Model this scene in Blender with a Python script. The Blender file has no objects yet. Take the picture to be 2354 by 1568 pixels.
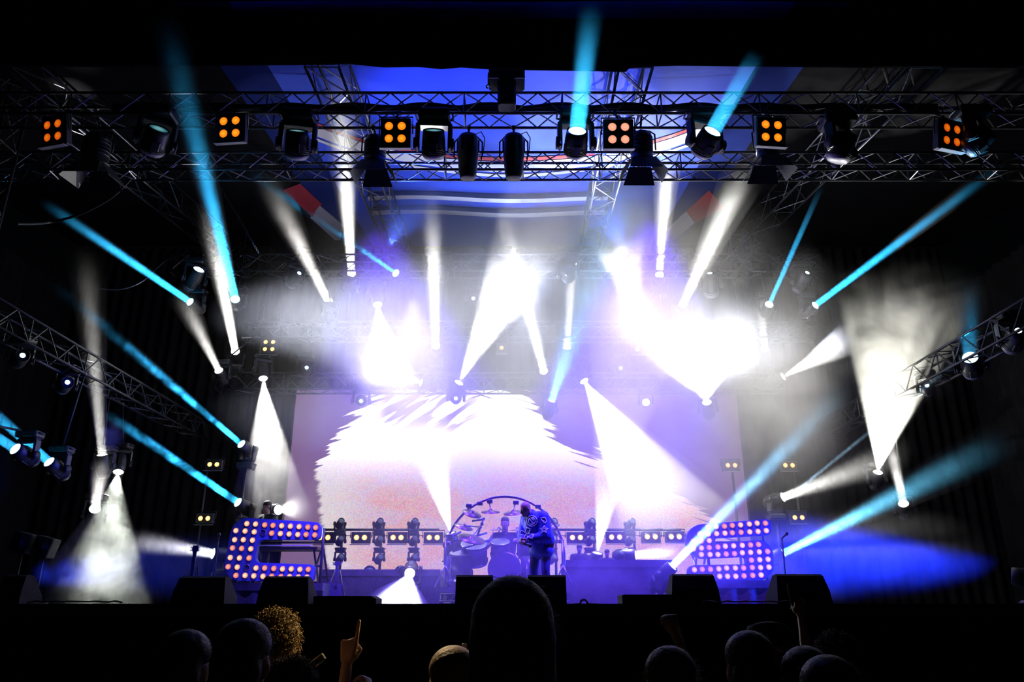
import bpy, bmesh, math, random
from mathutils import Vector, Matrix, Quaternion, noise
from mathutils.bvhtree import BVHTree
random.seed(7)
PI = math.pi
S = bpy.context.scene
COL = S.collection
V = Vector

# ------------------------------------------------------------------ camera
F_PX, TILT, CAM_Z = 1750.0, math.radians(19.1), 1.49      # 2354 x 1568 frame
cam = bpy.data.cameras.new('camera')
cam.sensor_width = 36.0
cam.lens = F_PX * 36.0 / 2354.0
cam_o = bpy.data.objects.new('camera', cam)
COL.objects.link(cam_o)
cam_o.location = (0, 0, CAM_Z)
cam_o.rotation_euler = (PI / 2 + TILT, 0, 0)
S.camera = cam_o

# ------------------------------------------------------------------ world and exposure
w = bpy.data.worlds.new('night')
S.world = w
w.use_nodes = True
w.node_tree.nodes['Background'].inputs[0].default_value = (0.0006, 0.0007, 0.001, 1)
S.view_settings.view_transform = 'Standard'
S.view_settings.look = 'None'
S.view_settings.exposure = 0.0
S.view_settings.gamma = 1.0
S.view_settings.use_curve_mapping = False
S.cycles.use_denoising = True
S.cycles.transparent_max_bounces = 96
S.cycles.volume_bounces = 0
S.cycles.volume_step_rate = 2.0
S.cycles.max_bounces = 5
S.cycles.diffuse_bounces = 2
S.cycles.glossy_bounces = 2
S.cycles.sample_clamp_indirect = 4.0


def ray(x, y):
    a = (x - 1177.0) / F_PX
    b = (784.0 - y) / F_PX
    c, s = math.cos(TILT), math.sin(TILT)
    return V((a, c - b * s, s + b * c))


def at(x, y, Y):
    d = ray(x, y)
    return V((0, 0, CAM_Z)) + d * (Y / d.y)


def px_size(p, px):                # metres covered by px pixels at point p
    zc = p.y * math.cos(TILT) + (p.z - CAM_Z) * math.sin(TILT)
    return px * zc / F_PX


ROOF_A, ROOF_B = 8.265, 0.15       # canopy height = A + B * Y


def on_roof(x, y, drop=0.0):
    d = ray(x, y)
    t = (ROOF_A - drop - CAM_Z) / (d.z - ROOF_B * d.y)
    return V((0, 0, CAM_Z)) + d * t


def quat_z(d):                     # rotation taking +Z to d
    return V(d).to_track_quat('Z', 'Y')


def lamp(kind, loc, d, energy, color, **kw):
    l = bpy.data.lights.new('stage_lamp', kind)
    l.energy = energy
    l.color = color
    for k, v in kw.items():
        setattr(l, k, v)
    o = bpy.data.objects.new('stage_lamp', l)
    COL.objects.link(o)
    o.location = loc
    o.rotation_mode = 'QUATERNION'
    o.rotation_quaternion = quat_z(-V(d))
    return o


def wash(loc, target, energy, color, deg, blend=0.6, soft=0.1):
    d = V(target) - V(loc)
    return lamp('SPOT', loc, d, energy, color, spot_size=math.radians(deg), spot_blend=blend, shadow_soft_size=soft)


WHITE = (1.0, 0.985, 0.93)
COOL = (0.78, 0.82, 1.0)
CYAN = (0.03, 0.50, 1.0)
BLUE = (0.03, 0.04, 1.0)
VIOLET = (0.13, 0.045, 1.0)
# wash lamps that hang on the trusses: blue on the roof cloth, violet on the stage
STAGE_Z = 1.5
HAZE_LIGHT = 1.3
BEAM_GAIN = 2.6
wash((-2.2, 12.4, 7.6), (-1.0, 11.2, 10.0), 800, (0.08, 0.18, 1.0), 80, 0.9)
wash((2.0, 12.4, 7.6), (0.7, 11.2, 10.0), 800, (0.08, 0.18, 1.0), 80, 0.9)
wash((0.3, 16.6, 7.6), (0.3, 14.5, 10.6), 1300, (0.50, 0.64, 1.0), 110, 0.9)
wash((-2.5, 11.2, 8.15), (-1.5, 13.5, 2.0), 10000, VIOLET, 58, 0.8)
wash((2.5, 11.2, 8.15), (1.8, 13.5, 2.0), 13000, VIOLET, 58, 0.8)
wash((-1.75, 11.2, 8.15), (-3.4, 12.9, 2.2), 1600, (0.10, 0.14, 1.0), 34, 0.8)
wash((0.8, 9.6, 8.1), (0.45, 12.0, 2.4), 600, (0.03, 0.12, 1.0), 15, 0.6)
# blue floods low at both sides, skimming across the deck
wash((8.6, 12.6, 1.95), (3.0, 13.2, 2.3), 22000, (0.01, 0.03, 1.0), 24, 0.7)
wash((-8.6, 12.9, 1.95), (-3.0, 13.2, 2.1), 1800, (0.01, 0.04, 1.0), 22, 0.7)
# warm spots added off the blinders to rim two heads in the crowd
wash((-3.0, 9.4, 7.4), (-0.20, 2.85, 1.35), 3000, (1.0, 0.72, 0.38), 6, 0.5, 0.1)
wash((4.6, 9.4, 6.4), (-0.90, 3.3, 1.42), 7000, (1.0, 0.66, 0.24), 3.0, 0.4, 0.1)
# unseen white washes added at both sides to light the haze mid-stage
for x, y, z, tx, tz, e, deg in ((-7.6, 14.2, 7.2, 0.5, 6.5, 14000, 32), (9.2, 16.7, 7.4, 0.5, 6.4, 14000, 28), (-7.6, 14.0, 4.6, 0.0, 5.2, 3500, 30)):
    wash((x, y, z), (tx, 14.1, tz), e * HAZE_LIGHT, COOL, deg, 1.0, 0.1)
wash((6.0, 11.2, 8.15), (4.6, 14.8, 5.0), 4200, (0.97, 0.95, 0.92), 48, 1.0, 0.1)  # added unseen wash that brightens the creamy haze on the right
# unseen washes added over the middle, turned down to make the haze glow
for x, y, z, e in ((-2.2, 15.8, 8.0, 900), (0.4, 15.8, 8.4, 1500), (2.6, 15.4, 8.6, 1500)):
    wash((x, y, z), (x * 0.95, y - 0.3, z - 3.0), e * HAZE_LIGHT, COOL, 60, 0.9, 0.1)


# ------------------------------------------------------------------ materials
def mat(name, color, rough=0.6, metal=0.0, vary=0.25, scale=6.0, bump=0.0, spec=0.5):
    m = bpy.data.materials.new(name)
    m.use_nodes = True
    nt = m.node_tree
    p = nt.nodes['Principled BSDF']
    p.inputs['Roughness'].default_value = rough
    p.inputs['Metallic'].default_value = metal
    p.inputs['Specular IOR Level'].default_value = spec
    tc = nt.nodes.new('ShaderNodeTexCoord')
    no = nt.nodes.new('ShaderNodeTexNoise')
    no.inputs['Scale'].default_value = scale
    no.inputs['Detail'].default_value = 4
    nt.links.new(tc.outputs['Object'], no.inputs['Vector'])
    ra = nt.nodes.new('ShaderNodeValToRGB')
    ra.color_ramp.elements[0].position = 0.3
    ra.color_ramp.elements[1].position = 0.7
    ra.color_ramp.elements[0].color = (*[c * (1 - vary) for c in color], 1)
    ra.color_ramp.elements[1].color = (*[min(1, c * (1 + vary)) for c in color], 1)
    nt.links.new(no.outputs['Fac'], ra.inputs['Fac'])
    nt.links.new(ra.outputs['Color'], p.inputs['Base Color'])
    if bump:
        b = nt.nodes.new('ShaderNodeBump')
        b.inputs['Strength'].default_value = bump
        b.inputs['Distance'].default_value = 0.02
        nt.links.new(no.outputs['Fac'], b.inputs['Height'])
        nt.links.new(b.outputs['Normal'], p.inputs['Normal'])
    return m


def emit(name, color, strength, sample=False, ring=None):
    """A lit lens: brighter bulb in the middle of the reflector (radius in object units)."""
    m = bpy.data.materials.new(name)
    m.use_nodes = True
    nt = m.node_tree
    nt.nodes.clear()
    out = nt.nodes.new('ShaderNodeOutputMaterial')
    e = nt.nodes.new('ShaderNodeEmission')
    e.inputs['Color'].default_value = (*color, 1)
    e.inputs['Strength'].default_value = strength
    if ring:
        r0, c1 = ring
        tc = nt.nodes.new('ShaderNodeTexCoord')
        ln = nt.nodes.new('ShaderNodeVectorMath')
        ln.operation = 'LENGTH'
        sx = nt.nodes.new('ShaderNodeVectorMath')
        sx.operation = 'MULTIPLY'
        sx.inputs[1].default_value = (1, 1, 0)
        nt.links.new(tc.outputs['Object'], sx.inputs[0])
        nt.links.new(sx.outputs[0], ln.inputs[0])
        mr = nt.nodes.new('ShaderNodeMapRange')
        mr.inputs['From Min'].default_value = r0 * 0.25
        mr.inputs['From Max'].default_value = r0
        nt.links.new(ln.outputs['Value'], mr.inputs['Value'])
        mx = nt.nodes.new('ShaderNodeMix')
        mx.data_type = 'RGBA'
        mx.inputs[6].default_value = (*c1, 1)
        mx.inputs[7].default_value = (*color, 1)
        nt.links.new(mr.outputs['Result'], mx.inputs[0])
        nt.links.new(mx.outputs[2], e.inputs['Color'])
    nt.links.new(e.outputs[0], out.inputs[0])
    if not sample:
        m.cycles.emission_sampling = 'NONE'
    return m


M = {
    'truss': mat('brushed_aluminium', (0.12, 0.12, 0.14), 0.38, 0.9, 0.2, 9),
    'truss_black': mat('black_powder_coat', (0.014, 0.014, 0.016), 0.5, 0.1, 0.3, 9),
    'fixture': mat('fixture_black_plastic', (0.018, 0.018, 0.021), 0.42, 0.0, 0.3, 14),
    'fixture_grey': mat('fixture_grey_shell', (0.30, 0.29, 0.33), 0.35, 0.2, 0.15, 8),
    'steel': mat('bright_steel', (0.62, 0.62, 0.65), 0.25, 1.0, 0.1, 20),
    'chrome': mat('drum_chrome', (0.16, 0.15, 0.22), 0.3, 0.9, 0.1, 20),
    'lens_dark': mat('dark_glass_lens', (0.03, 0.05, 0.07), 0.06, 0.0, 0.1, 4, 0, 1.0),
    'drape': mat('charcoal_drape', (0.010, 0.0095, 0.010), 0.95, 0.0, 0.25, 3, 0.1, 0.0),
    'valance': mat('black_valance_cloth', (0.006, 0.006, 0.007), 0.95, 0.0, 0.3, 3, 0, 0.0),
    'deck': mat('black_stage_ply', (0.06, 0.055, 0.07), 0.45, 0.0, 0.4, 5, 0.05),
    'skirt': mat('black_skirt_cloth', (0.008, 0.008, 0.008), 0.95, 0.0, 0.3, 3, 0, 0.0),
    'ground': mat('trodden_ground', (0.02, 0.018, 0.015), 0.95, 0.0, 0.4, 2, 0.3),
    'roof': mat('blue_roof_cloth', (0.03, 0.065, 0.50), 0.65, 0.0, 0.12, 1.2, 0.05, 0.15),
    'roof_white': mat('white_roof_print', (0.50, 0.48, 0.55), 0.65, 0.0, 0.05, 2, 0, 0.15),
    'roof_red': mat('red_roof_print', (0.30, 0.03, 0.045), 0.65, 0.0, 0.1, 2, 0, 0.15),
    'roof_dark': mat('navy_roof_print_and_fade', (0.010, 0.016, 0.085), 0.65, 0.0, 0.1, 2, 0, 0.0),
    'case': mat('black_speaker_paint', (0.010, 0.010, 0.011), 0.9, 0.0, 0.3, 60, 0.3),
    'grille': mat('speaker_grille', (0.03, 0.03, 0.03), 0.6, 0.4, 0.5, 90, 0.6),
    'cable': mat('black_rubber_cable', (0.012, 0.012, 0.013), 0.5, 0.0, 0.2, 8),
    'blue_panel': mat('blue_sign_face', (0.085, 0.11, 0.42), 0.5, 0.0, 0.15, 5),
    'sign_edge': mat('blue_sign_edge', (0.03, 0.04, 0.16), 0.5, 0.0, 0.2, 5),
    'socket': mat('lamp_reflector_rim', (0.55, 0.35, 0.30), 0.4, 0.4, 0.1, 12),
    'skin': mat('skin', (0.42, 0.26, 0.19), 0.55, 0.0, 0.08, 12),
    'skin_dark': mat('skin_tanned', (0.28, 0.16, 0.11), 0.55, 0.0, 0.08, 12),
    'hair': mat('dark_brown_hair', (0.016, 0.011, 0.008), 0.6, 0.0, 0.4, 30, 0.5),
    'hair_fair': mat('cropped_fair_hair', (0.26, 0.17, 0.08), 0.6, 0.0, 0.3, 60, 0.4),
    'hair_gold': mat('light_brown_curls', (0.20, 0.13, 0.045), 0.5, 0.0, 0.3, 30, 0.5),
    'cloth_black': mat('black_cotton', (0.012, 0.012, 0.014), 0.9, 0.0, 0.3, 20, 0.2),
    'cloth_grey': mat('charcoal_cotton', (0.04, 0.04, 0.045), 0.9, 0.0, 0.3, 20, 0.2),
    'jacket': mat('royal_blue_jacket', (0.022, 0.055, 0.42), 0.6, 0.0, 0.2, 10, 0.3),
    'trousers': mat('navy_trousers', (0.03, 0.04, 0.22), 0.8, 0.0, 0.2, 12, 0.2),
    'emblem': mat('pale_embroidery', (0.80, 0.88, 0.95), 0.7, 0.0, 0.05, 20),
    'drum': mat('dark_drum_wrap', (0.035, 0.025, 0.06), 0.3, 0.0, 0.3, 8),
    'drum_head': mat('drum_skin', (0.05, 0.045, 0.07), 0.6, 0.0, 0.1, 6),
    'cymbal': mat('bronze_cymbal', (0.12, 0.085, 0.08), 0.4, 0.8, 0.15, 10),
    'wood': mat('guitar_lacquer', (0.05, 0.035, 0.10), 0.3, 0.0, 0.2, 6),
    'yellow': mat('yellow_hook', (0.7, 0.5, 0.05), 0.5, 0.0, 0.1, 6),
    'white_plastic': mat('white_plastic', (0.75, 0.75, 0.78), 0.4, 0.0, 0.05, 6),
    'amber': emit('amber_lamp', (1.0, 0.22, 0.005), 1.0, ring=(0.055, (1.0, 0.42, 0.02))),
    'orange': emit('deep_orange_lamp', (0.85, 0.09, 0.003), 0.75, ring=(0.055, (1.0, 0.24, 0.01))),
    'peach': emit('peach_lamp', (1.0, 0.36, 0.22), 1.0, ring=(0.055, (1.0, 0.50, 0.32))),
    'warm': emit('warm_lamp', (1.0, 0.40, 0.05), 1.6, ring=(0.055, (1.3, 1.0, 0.45))),
    'sign_bulb': emit('sign_bulb', (1.0, 0.36, 0.26), 1.0, ring=(0.04, (1.1, 0.95, 0.55))),
    'sign_bulb_dim': emit('dim_sign_bulb', (0.85, 0.17, 0.17), 1.0, ring=(0.04, (1.0, 0.50, 0.30))),
    'lens_white': emit('white_lens', (1.0, 0.99, 0.96), 6.0),
    'lens_cyan': emit('cyan_lens', (0.45, 0.85, 1.0), 2.5, ring=(0.09, (1.2, 1.2, 1.2))),
    'lens_spot': emit('small_cool_lens', (0.55, 0.88, 1.0), 2.2, ring=(0.045, (1.1, 1.1, 1.1))),
    'lens_blue': emit('blue_lens', (0.02, 0.20, 0.9), 1.0, ring=(0.085, (0.25, 0.75, 1.1))),
    'lens_dim': emit('faint_teal_lens', (0.02, 0.16, 0.20), 0.6, ring=(0.08, (0.25, 0.6, 0.65))),
}


# ------------------------------------------------------------------ mesh building
class MB:
    def __init__(self):
        self.v, self.f, self.mi, self.sm = [], [], [], []
        self.M = Matrix.Identity(4)

    def add(self, vs, fs, mi=0, smooth=False):
        b = len(self.v)
        self.v += [tuple(self.M @ V(p)) for p in vs]
        self.f += [tuple(b + i for i in f) for f in fs]
        self.mi += [mi] * len(fs)
        self.sm += [smooth] * len(fs)
        return self

    def box(self, c, s, mi=0, rot=None, taper=1.0, bev=0.0):
        c = V(c)
        hx, hy, hz = [k / 2 for k in s]
        if bev:
            def ring(z, i):
                x, y = hx - i, hy - i
                b = bev
                return [(-x + b, -y, z), (x - b, -y, z), (x, -y + b, z), (x, y - b, z), (x - b, y, z), (-x + b, y, z), (-x, y - b, z), (-x, -y + b, z)]
            vs = ring(-hz, bev * .6) + ring(-hz + bev, 0) + ring(hz - bev, 0) + ring(hz, bev * .6)
            fs = [tuple(range(8))[::-1], tuple(range(24, 32))]
            for k in range(3):
                for i in range(8):
                    j = (i + 1) % 8
                    fs.append((k * 8 + i, k * 8 + j, k * 8 + 8 + j, k * 8 + 8 + i))
        else:
            t = taper
            vs = [(-hx, -hy, -hz), (hx, -hy, -hz), (hx, hy, -hz), (-hx, hy, -hz), (-hx * t, -hy * t, hz), (hx * t, -hy * t, hz), (hx * t, hy * t, hz), (-hx * t, hy * t, hz)]
            fs = [(3, 2, 1, 0), (4, 5, 6, 7), (0, 1, 5, 4), (1, 2, 6, 5), (2, 3, 7, 6), (3, 0, 4, 7)]
        R = rot.to_matrix() if isinstance(rot, Quaternion) else (rot or Matrix.Identity(3))
        return self.add([R @ V(p) + c for p in vs], fs, mi)

    def bar(self, a, b, r, n=6, r2=None, mi=0):
        a, b = V(a), V(b)
        if (b - a).length < 1e-6:
            return self
        q = quat_z(b - a)
        r2 = r if r2 is None else r2
        vs = []
        for p, rr in ((a, r), (b, r2)):
            vs += [p + q @ V((rr * math.cos(2 * PI * i / n), rr * math.sin(2 * PI * i / n), 0)) for i in range(n)]
        fs = [(i, (i + 1) % n, n + (i + 1) % n, n + i) for i in range(n)] + [tuple(range(n))[::-1], tuple(range(n, 2 * n))]
        return self.add(vs, fs, mi, n > 5)

    def tube(self, pts, r, n=6, closed=False, mi=0):
        pts = [V(p) for p in pts]
        N = len(pts)
        vs, fs = [], []
        up = None
        for k, p in enumerate(pts):
            a = pts[(k - 1) % N] if closed or k else pts[k]
            b = pts[(k + 1) % N] if closed or k < N - 1 else pts[k]
            t = (b - a).normalized()
            if up is None:
                up = t.orthogonal().normalized()
            up = (up - t * up.dot(t)).normalized()
            s = t.cross(up)
            vs += [p + (up * math.cos(2 * PI * i / n) + s * math.sin(2 * PI * i / n)) * r for i in range(n)]
        for k in range(N if closed else N - 1):
            o = ((k + 1) % N) * n
            fs += [(k * n + i, k * n + (i + 1) % n, o + (i + 1) % n, o + i) for i in range(n)]
        if not closed:
            fs += [tuple(range(n))[::-1], tuple(range((N - 1) * n, N * n))]
        return self.add(vs, fs, mi, True)

    def lathe(self, prof, n=20, c=(0, 0, 0), axis=(0, 0, 1), mi=0, smooth=True, flat=1.0):
        q, c = quat_z(axis), V(c)
        vs, fs = [], []
        for r, z in prof:
            vs += [c + q @ V((r * math.cos(2 * PI * i / n), flat * r * math.sin(2 * PI * i / n), z)) for i in range(n)]
        for k in range(len(prof) - 1):
            fs += [(k * n + i, k * n + (i + 1) % n, (k + 1) * n + (i + 1) % n, (k + 1) * n + i) for i in range(n)]
        fs += [tuple(range(n))[::-1], tuple(range((len(prof) - 1) * n, len(prof) * n))]
        return self.add(vs, fs, mi, smooth)

    def ell(self, c, r, q=None, n=14, m=9, mi=0):
        c = V(c)
        r = (r, r, r) if isinstance(r, (int, float)) else r
        q = q or Quaternion()
        vs = [c + q @ V((0, 0, -r[2]))]
        for k in range(1, m):
            a = -PI / 2 + PI * k / m
            vs += [c + q @ V((r[0] * math.cos(a) * math.cos(2 * PI * i / n), r[1] * math.cos(a) * math.sin(2 * PI * i / n), r[2] * math.sin(a))) for i in range(n)]
        vs.append(c + q @ V((0, 0, r[2])))
        fs = [(0, 1 + (i + 1) % n, 1 + i) for i in range(n)]
        for k in range(m - 2):
            fs += [(1 + k * n + i, 1 + k * n + (i + 1) % n, 1 + (k + 1) * n + (i + 1) % n, 1 + (k + 1) * n + i) for i in range(n)]
        e = len(vs) - 1
        fs += [(1 + (m - 2) * n + i, 1 + (m - 2) * n + (i + 1) % n, e) for i in range(n)]
        return self.add(vs, fs, mi, True)

    def cap(self, a, b, ra, rb=None, n=12):
        a, b = V(a), V(b)
        rb = ra if rb is None else rb
        L = (b - a).length
        if L < 1e-5:
            return self.ell(a, ra)
        prof = [(ra * math.cos(t), ra * math.sin(t)) for t in (-PI / 2 * .98, -PI / 3, -PI / 6)] + [(ra, 0), (rb, L)] + [(rb * math.cos(t), L + rb * math.sin(t)) for t in (PI / 6, PI / 3, PI / 2 * .98)]
        return self.lathe(prof, n, a, b - a)

    def prism(self, poly, d0, d1, fn, mi=0, side=None):
        """poly: 2-D outline, fn(x, y, depth) -> point."""
        n = len(poly)
        vs = [fn(x, y, d0) for x, y in poly] + [fn(x, y, d1) for x, y in poly]
        self.add(vs, [tuple(range(n)), tuple(range(n, 2 * n))[::-1]], mi)
        self.add(vs, [(i, n + i, n + (i + 1) % n, (i + 1) % n) for i in range(n)], mi if side is None else side)
        return self

    def mesh(self, name, mats):
        me = bpy.data.meshes.new(name)
        me.from_pydata(self.v, [], self.f)
        for m in (mats if isinstance(mats, (list, tuple)) else [mats]):
            me.materials.append(M[m] if isinstance(m, str) else m)
        me.polygons.foreach_set('material_index', self.mi)
        me.polygons.foreach_set('use_smooth', self.sm)
        bm = bmesh.new()
        bm.from_mesh(me)
        bmesh.ops.recalc_face_normals(bm, faces=bm.faces)
        bm.to_mesh(me)
        bm.free()
        me.update()
        return me

    def build(self, name, mats, parent=None):
        return link(name, self.mesh(name, mats), parent)

    def fused(self, name, m, vox, parent=None, smooth=4, hollow=None):
        """All pieces melted into one continuous skin."""
        me = self.mesh(name, m)
        o = link(name, me, parent)
        r = o.modifiers.new('fuse', 'REMESH')
        r.mode = 'VOXEL'
        r.voxel_size = vox
        r.use_smooth_shade = True
        s = o.modifiers.new('soft', 'SMOOTH')
        s.factor = 0.5
        s.iterations = smooth
        dg = bpy.context.evaluated_depsgraph_get()
        new = bpy.data.meshes.new_from_object(o.evaluated_get(dg))
        o.modifiers.clear()
        o.data = new
        if not new.materials:
            new.materials.append(M[m])
        bpy.data.meshes.remove(me)
        new.name = name
        return o


def link(name, data, parent=None):
    o = bpy.data.objects.new(name, data)
    COL.objects.link(o)
    o.parent = parent
    return o


def tag(o, label, cat=None, group=None, kind=None):
    o['label'] = label
    if cat:
        o['category'] = cat
    if group:
        o['group'] = group
    if kind:
        o['kind'] = kind
    return o


def thing(name, label, cat, loc=(0, 0, 0), rz=0.0, group=None):
    o = link(name, None)
    o.location = loc
    o.rotation_euler = (0, 0, rz)
    return tag(o, label, cat, group)


def struct(name, mb, m, label):
    return tag(mb.build(name, m), label, kind='structure')


# ------------------------------------------------------------------ the setting
GROUND_Z = -0.35
b = MB()
b.box((0, 9, GROUND_Z - 0.1), (44, 30, 0.2))
struct('ground', b, 'ground', 'dark trodden ground under the crowd in front of the stage')
b = MB()
b.box((0, 15.3, STAGE_Z - 0.08), (26, 10.6, 0.16))
struct('floor', b, 'deck', 'black stage deck that the band stands on')
b = MB()                                            # cloth skirt below the stage lip, in soft pleats
n = 220
vs = []
for i in range(n + 1):
    x = -13 + 26 * i / n
    y = 10.06 + 0.03 * math.sin(i * 1.1) + 0.015 * math.sin(i * 2.7)
    vs += [(x, y, GROUND_Z), (x, y, STAGE_Z - 0.16)]
b.add(vs, [(2 * i, 2 * i + 2, 2 * i + 3, 2 * i + 1) for i in range(n)], 0, True)
struct('wall_front', b, 'skirt', 'black cloth skirt below the front edge of the stage')


def pleated(name, pts, z0, z1, period, amp, label, m='drape'):
    mb = MB()
    vs, k = [], 0
    for (x0, y0), (x1, y1) in zip(pts, pts[1:]):
        L = math.hypot(x1 - x0, y1 - y0)
        nx, ny = -(y1 - y0) / L, (x1 - x0) / L
        st = int(L / period * 8)
        for i in range(st + 1):
            t = i / st
            a = amp * (math.sin(2 * PI * t * L / period) + 0.4 * math.sin(2 * PI * t * L / period * 0.37 + 1))
            vs.append((x0 + (x1 - x0) * t + nx * a, y0 + (y1 - y0) * t + ny * a))
    n = len(vs)
    pv = [(x, y, z0) for x, y in vs] + [(x, y, z1) for x, y in vs]
    mb.add(pv, [(i, i + 1, n + i + 1, n + i) for i in range(n - 1)], 0, True)
    return struct(name, mb, m, label)


pleated('wall_back', [(-12.2, 19.6), (12.2, 19.6)], STAGE_Z, ROOF_A + ROOF_B * 19.6 - 0.15, 0.30, 0.05, 'charcoal pleated drape closing the back of the stage')
pleated('wall_left', [(-12.2, 10.6), (-12.2, 19.5)], STAGE_Z, 9.6, 0.36, 0.06, 'charcoal pleated drape closing the left side of the stage')
pleated('wall_right', [(12.2, 10.6), (12.2, 19.5)], STAGE_Z, 9.6, 0.36, 0.06, 'charcoal pleated drape closing the right side of the stage')

# roof cloth: a sloped membrane with slight sag between the trusses, its print laid in faces of their own
b = MB()
NX, NY = 62, 24


def roof_pt(X, Y, lift=0.0):
    sag = 0.05 * math.cos(X * 1.35) * math.sin((Y - 9) * 0.6)
    return (X, Y, ROOF_A + ROOF_B * Y + sag + lift)


vs = [roof_pt(-12.4 + 24.8 * i / NX, 8.6 + 11.2 * j / NY) for j in range(NY + 1) for i in range(NX + 1)]
b.add(vs, [(j * (NX + 1) + i, j * (NX + 1) + i + 1, (j + 1) * (NX + 1) + i + 1, (j + 1) * (NX + 1) + i) for j in range(NY) for i in range(NX)], 0, True)
for k in range(len(b.f)):                           # roof sides step to navy, then black sheets, painting in the light's fade
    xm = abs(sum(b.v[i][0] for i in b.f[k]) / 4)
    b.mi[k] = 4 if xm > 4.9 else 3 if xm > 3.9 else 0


def print_poly(pixels, mi):
    p = [on_roof(x, y, 0.075) for x, y in pixels]
    b.add([roof_pt(q.x, q.y, -0.02) for q in p], [tuple(range(len(p)))], mi)


def print_band(a0, a1, c0, c1, mi, n=14):            # strip between pixel lines a0-a1 and c0-c1
    for k in range(n):
        t, u = k / n, (k + 1) / n
        L = lambda p, q, s: (p[0] + (q[0] - p[0]) * s, p[1] + (q[1] - p[1]) * s)
        print_poly([L(a0, a1, t), L(a0, a1, u), L(c0, c1, u), L(c0, c1, t)], mi)


print_band((845, 447), (1405, 449), (845, 457), (1405, 460), 3)
print_band((845, 457), (1405, 460), (847, 466), (1405, 469), 1)
print_band((852, 480), (1400, 482), (853, 490), (1398, 492), 3)
print_band((853, 490), (1398, 492), (855, 499), (1396, 502), 1)
print_poly([(735, 473), (790, 520), (782, 556), (770, 556), (713, 502)], 1)
print_poly([(1577, 487), (1597, 513), (1545, 560), (1530, 557), (1532, 530)], 1)
print_poly([(690, 425), (740, 470), (718, 500), (650, 440)], 2)
print_poly([(1630, 440), (1668, 480), (1598, 513), (1577, 487)], 2)
for k in range(18):                                 # long shallow arc of white and red, bowed to the back
    def arc(t, off):
        x = 715 + 935 * t
        return (x, 290 + off + 88 * (1 - (2 * t - 1) ** 2) - 8 * (t - 0.5))
    t, u = k / 18, (k + 1) / 18
    print_poly([arc(t, 0), arc(u, 0), arc(u, 22), arc(t, 22)], 1)
    print_poly([arc(t, -9), arc(u, -9), arc(u, -2), arc(t, -2)], 2)
    print_poly([arc(t, 27), arc(u, 27), arc(u, 33), arc(t, 33)], 1)
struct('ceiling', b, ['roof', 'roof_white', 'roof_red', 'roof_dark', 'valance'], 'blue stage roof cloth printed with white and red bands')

b = MB()                                            # black valance over the stage mouth
low = [(-1400, 150), (380, 150), (520, 147), (760, 145), (800, 143), (880, 151), (960, 150), (1015, 155), (1060, 151), (1130, 156), (1200, 157), (1310, 159), (1440, 161), (1450, 150), (1560, 147), (2000, 152), (3700, 152)]
vs = []
for x, y in low:
    p = at(x, y, 9.0)
    vs += [p, V((p.x, 9.0, 13.0)), p + V((0, 0.04, 0)), V((p.x, 9.04, 13.0))]
fs = []
for i in range(len(low) - 1):
    k = 4 * i
    fs += [(k, k + 4, k + 5, k + 1), (k + 2, k + 3, k + 7, k + 6), (k, k + 2, k + 6, k + 4)]
b.add(vs, fs)
struct('trim_1', b, 'valance', 'black cloth valance hanging across the top of the stage mouth')


# ------------------------------------------------------------------ trusses
CHORDS = []


def truss(name, A, B, s, label, group=None, m='truss', up=(0, 0, 1), bay=None, r=0.024, closed_sides=4):
    """Box truss from A to B (centre line of its front top chord), side s: four chords and a lattice on every face."""
    A, B, up = V(A), V(B), V(up)
    t = thing(name, label, 'truss', A, 0, group)
    d = (B - A)
    L = d.length
    e = d.normalized()
    bk = up.cross(e).normalized()
    if bk.y < 0 and abs(e.x) > 0.7:
        bk = -bk
    offs = [V((0, 0, 0)), bk * s, bk * s - up * s, -up * s]
    for o in offs:
        mb = MB()
        mb.bar(o, o + d, r, 8)
        mb.build('chord', m, t)
        CHORDS.append((A + o, A + o + d))
    bay = bay or s
    n = max(2, int(round(L / bay)))
    for k in range(closed_sides):
        mb = MB()
        a, c = offs[k], offs[(k + 1) % 4]
        for i in range(n):
            p, q = e * (L * i / n), e * (L * (i + 1) / n)
            if i % 2 == 0:
                mb.bar(a + p, c + q, r * 0.5, 5)
            else:
                mb.bar(c + p, a + q, r * 0.5, 5)
            if i % 4 == 0:
                mb.bar(a + p, c + p, r * 0.5, 5)
        mb.build('lattice', m, t)
    return t


def X_at(px, Y, z):
    zc = Y * math.cos(TILT) + (z - CAM_Z) * math.sin(TILT)
    return (px - 1177) / F_PX * zc


T1Y, T1Z, T1S = 10.0, 9.07, 0.38
truss('lighting_truss', (X_at(-60, T1Y, T1Z), T1Y, T1Z), (X_at(2420, T1Y, T1Z), T1Y, T1Z), T1S, 'upper of the two front lighting trusses, hung with moving heads and amber lamps')
T2Y, T2Z, T2S = 11.0, 8.64, 0.33
truss('lighting_truss', (X_at(-60, T2Y, T2Z), T2Y, T2Z), (X_at(2420, T2Y, T2Z), T2Y, T2Z), T2S, 'lower of the two front lighting trusses, a thin lattice behind the silhouetted lamps')
T3Y, T3Z, T3S = 16.2, 9.25, 0.42
truss('lighting_truss', (X_at(395, T3Y, T3Z), T3Y, T3Z), (X_at(1890, T3Y, T3Z), T3Y, T3Z), T3S, 'hazy lighting truss below the back of the roof, first behind the front pair')
T4Y, T4Z, T4S = 17.3, 7.98, 0.40
truss('lighting_truss', (X_at(560, T4Y, T4Z), T4Y, T4Z), (X_at(1880, T4Y, T4Z), T4Y, T4Z), T4S, 'hazy lighting truss halfway between the roof and the video screen')
T5Y, T5Z, T5S = 17.45, 6.72, 0.40
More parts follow.
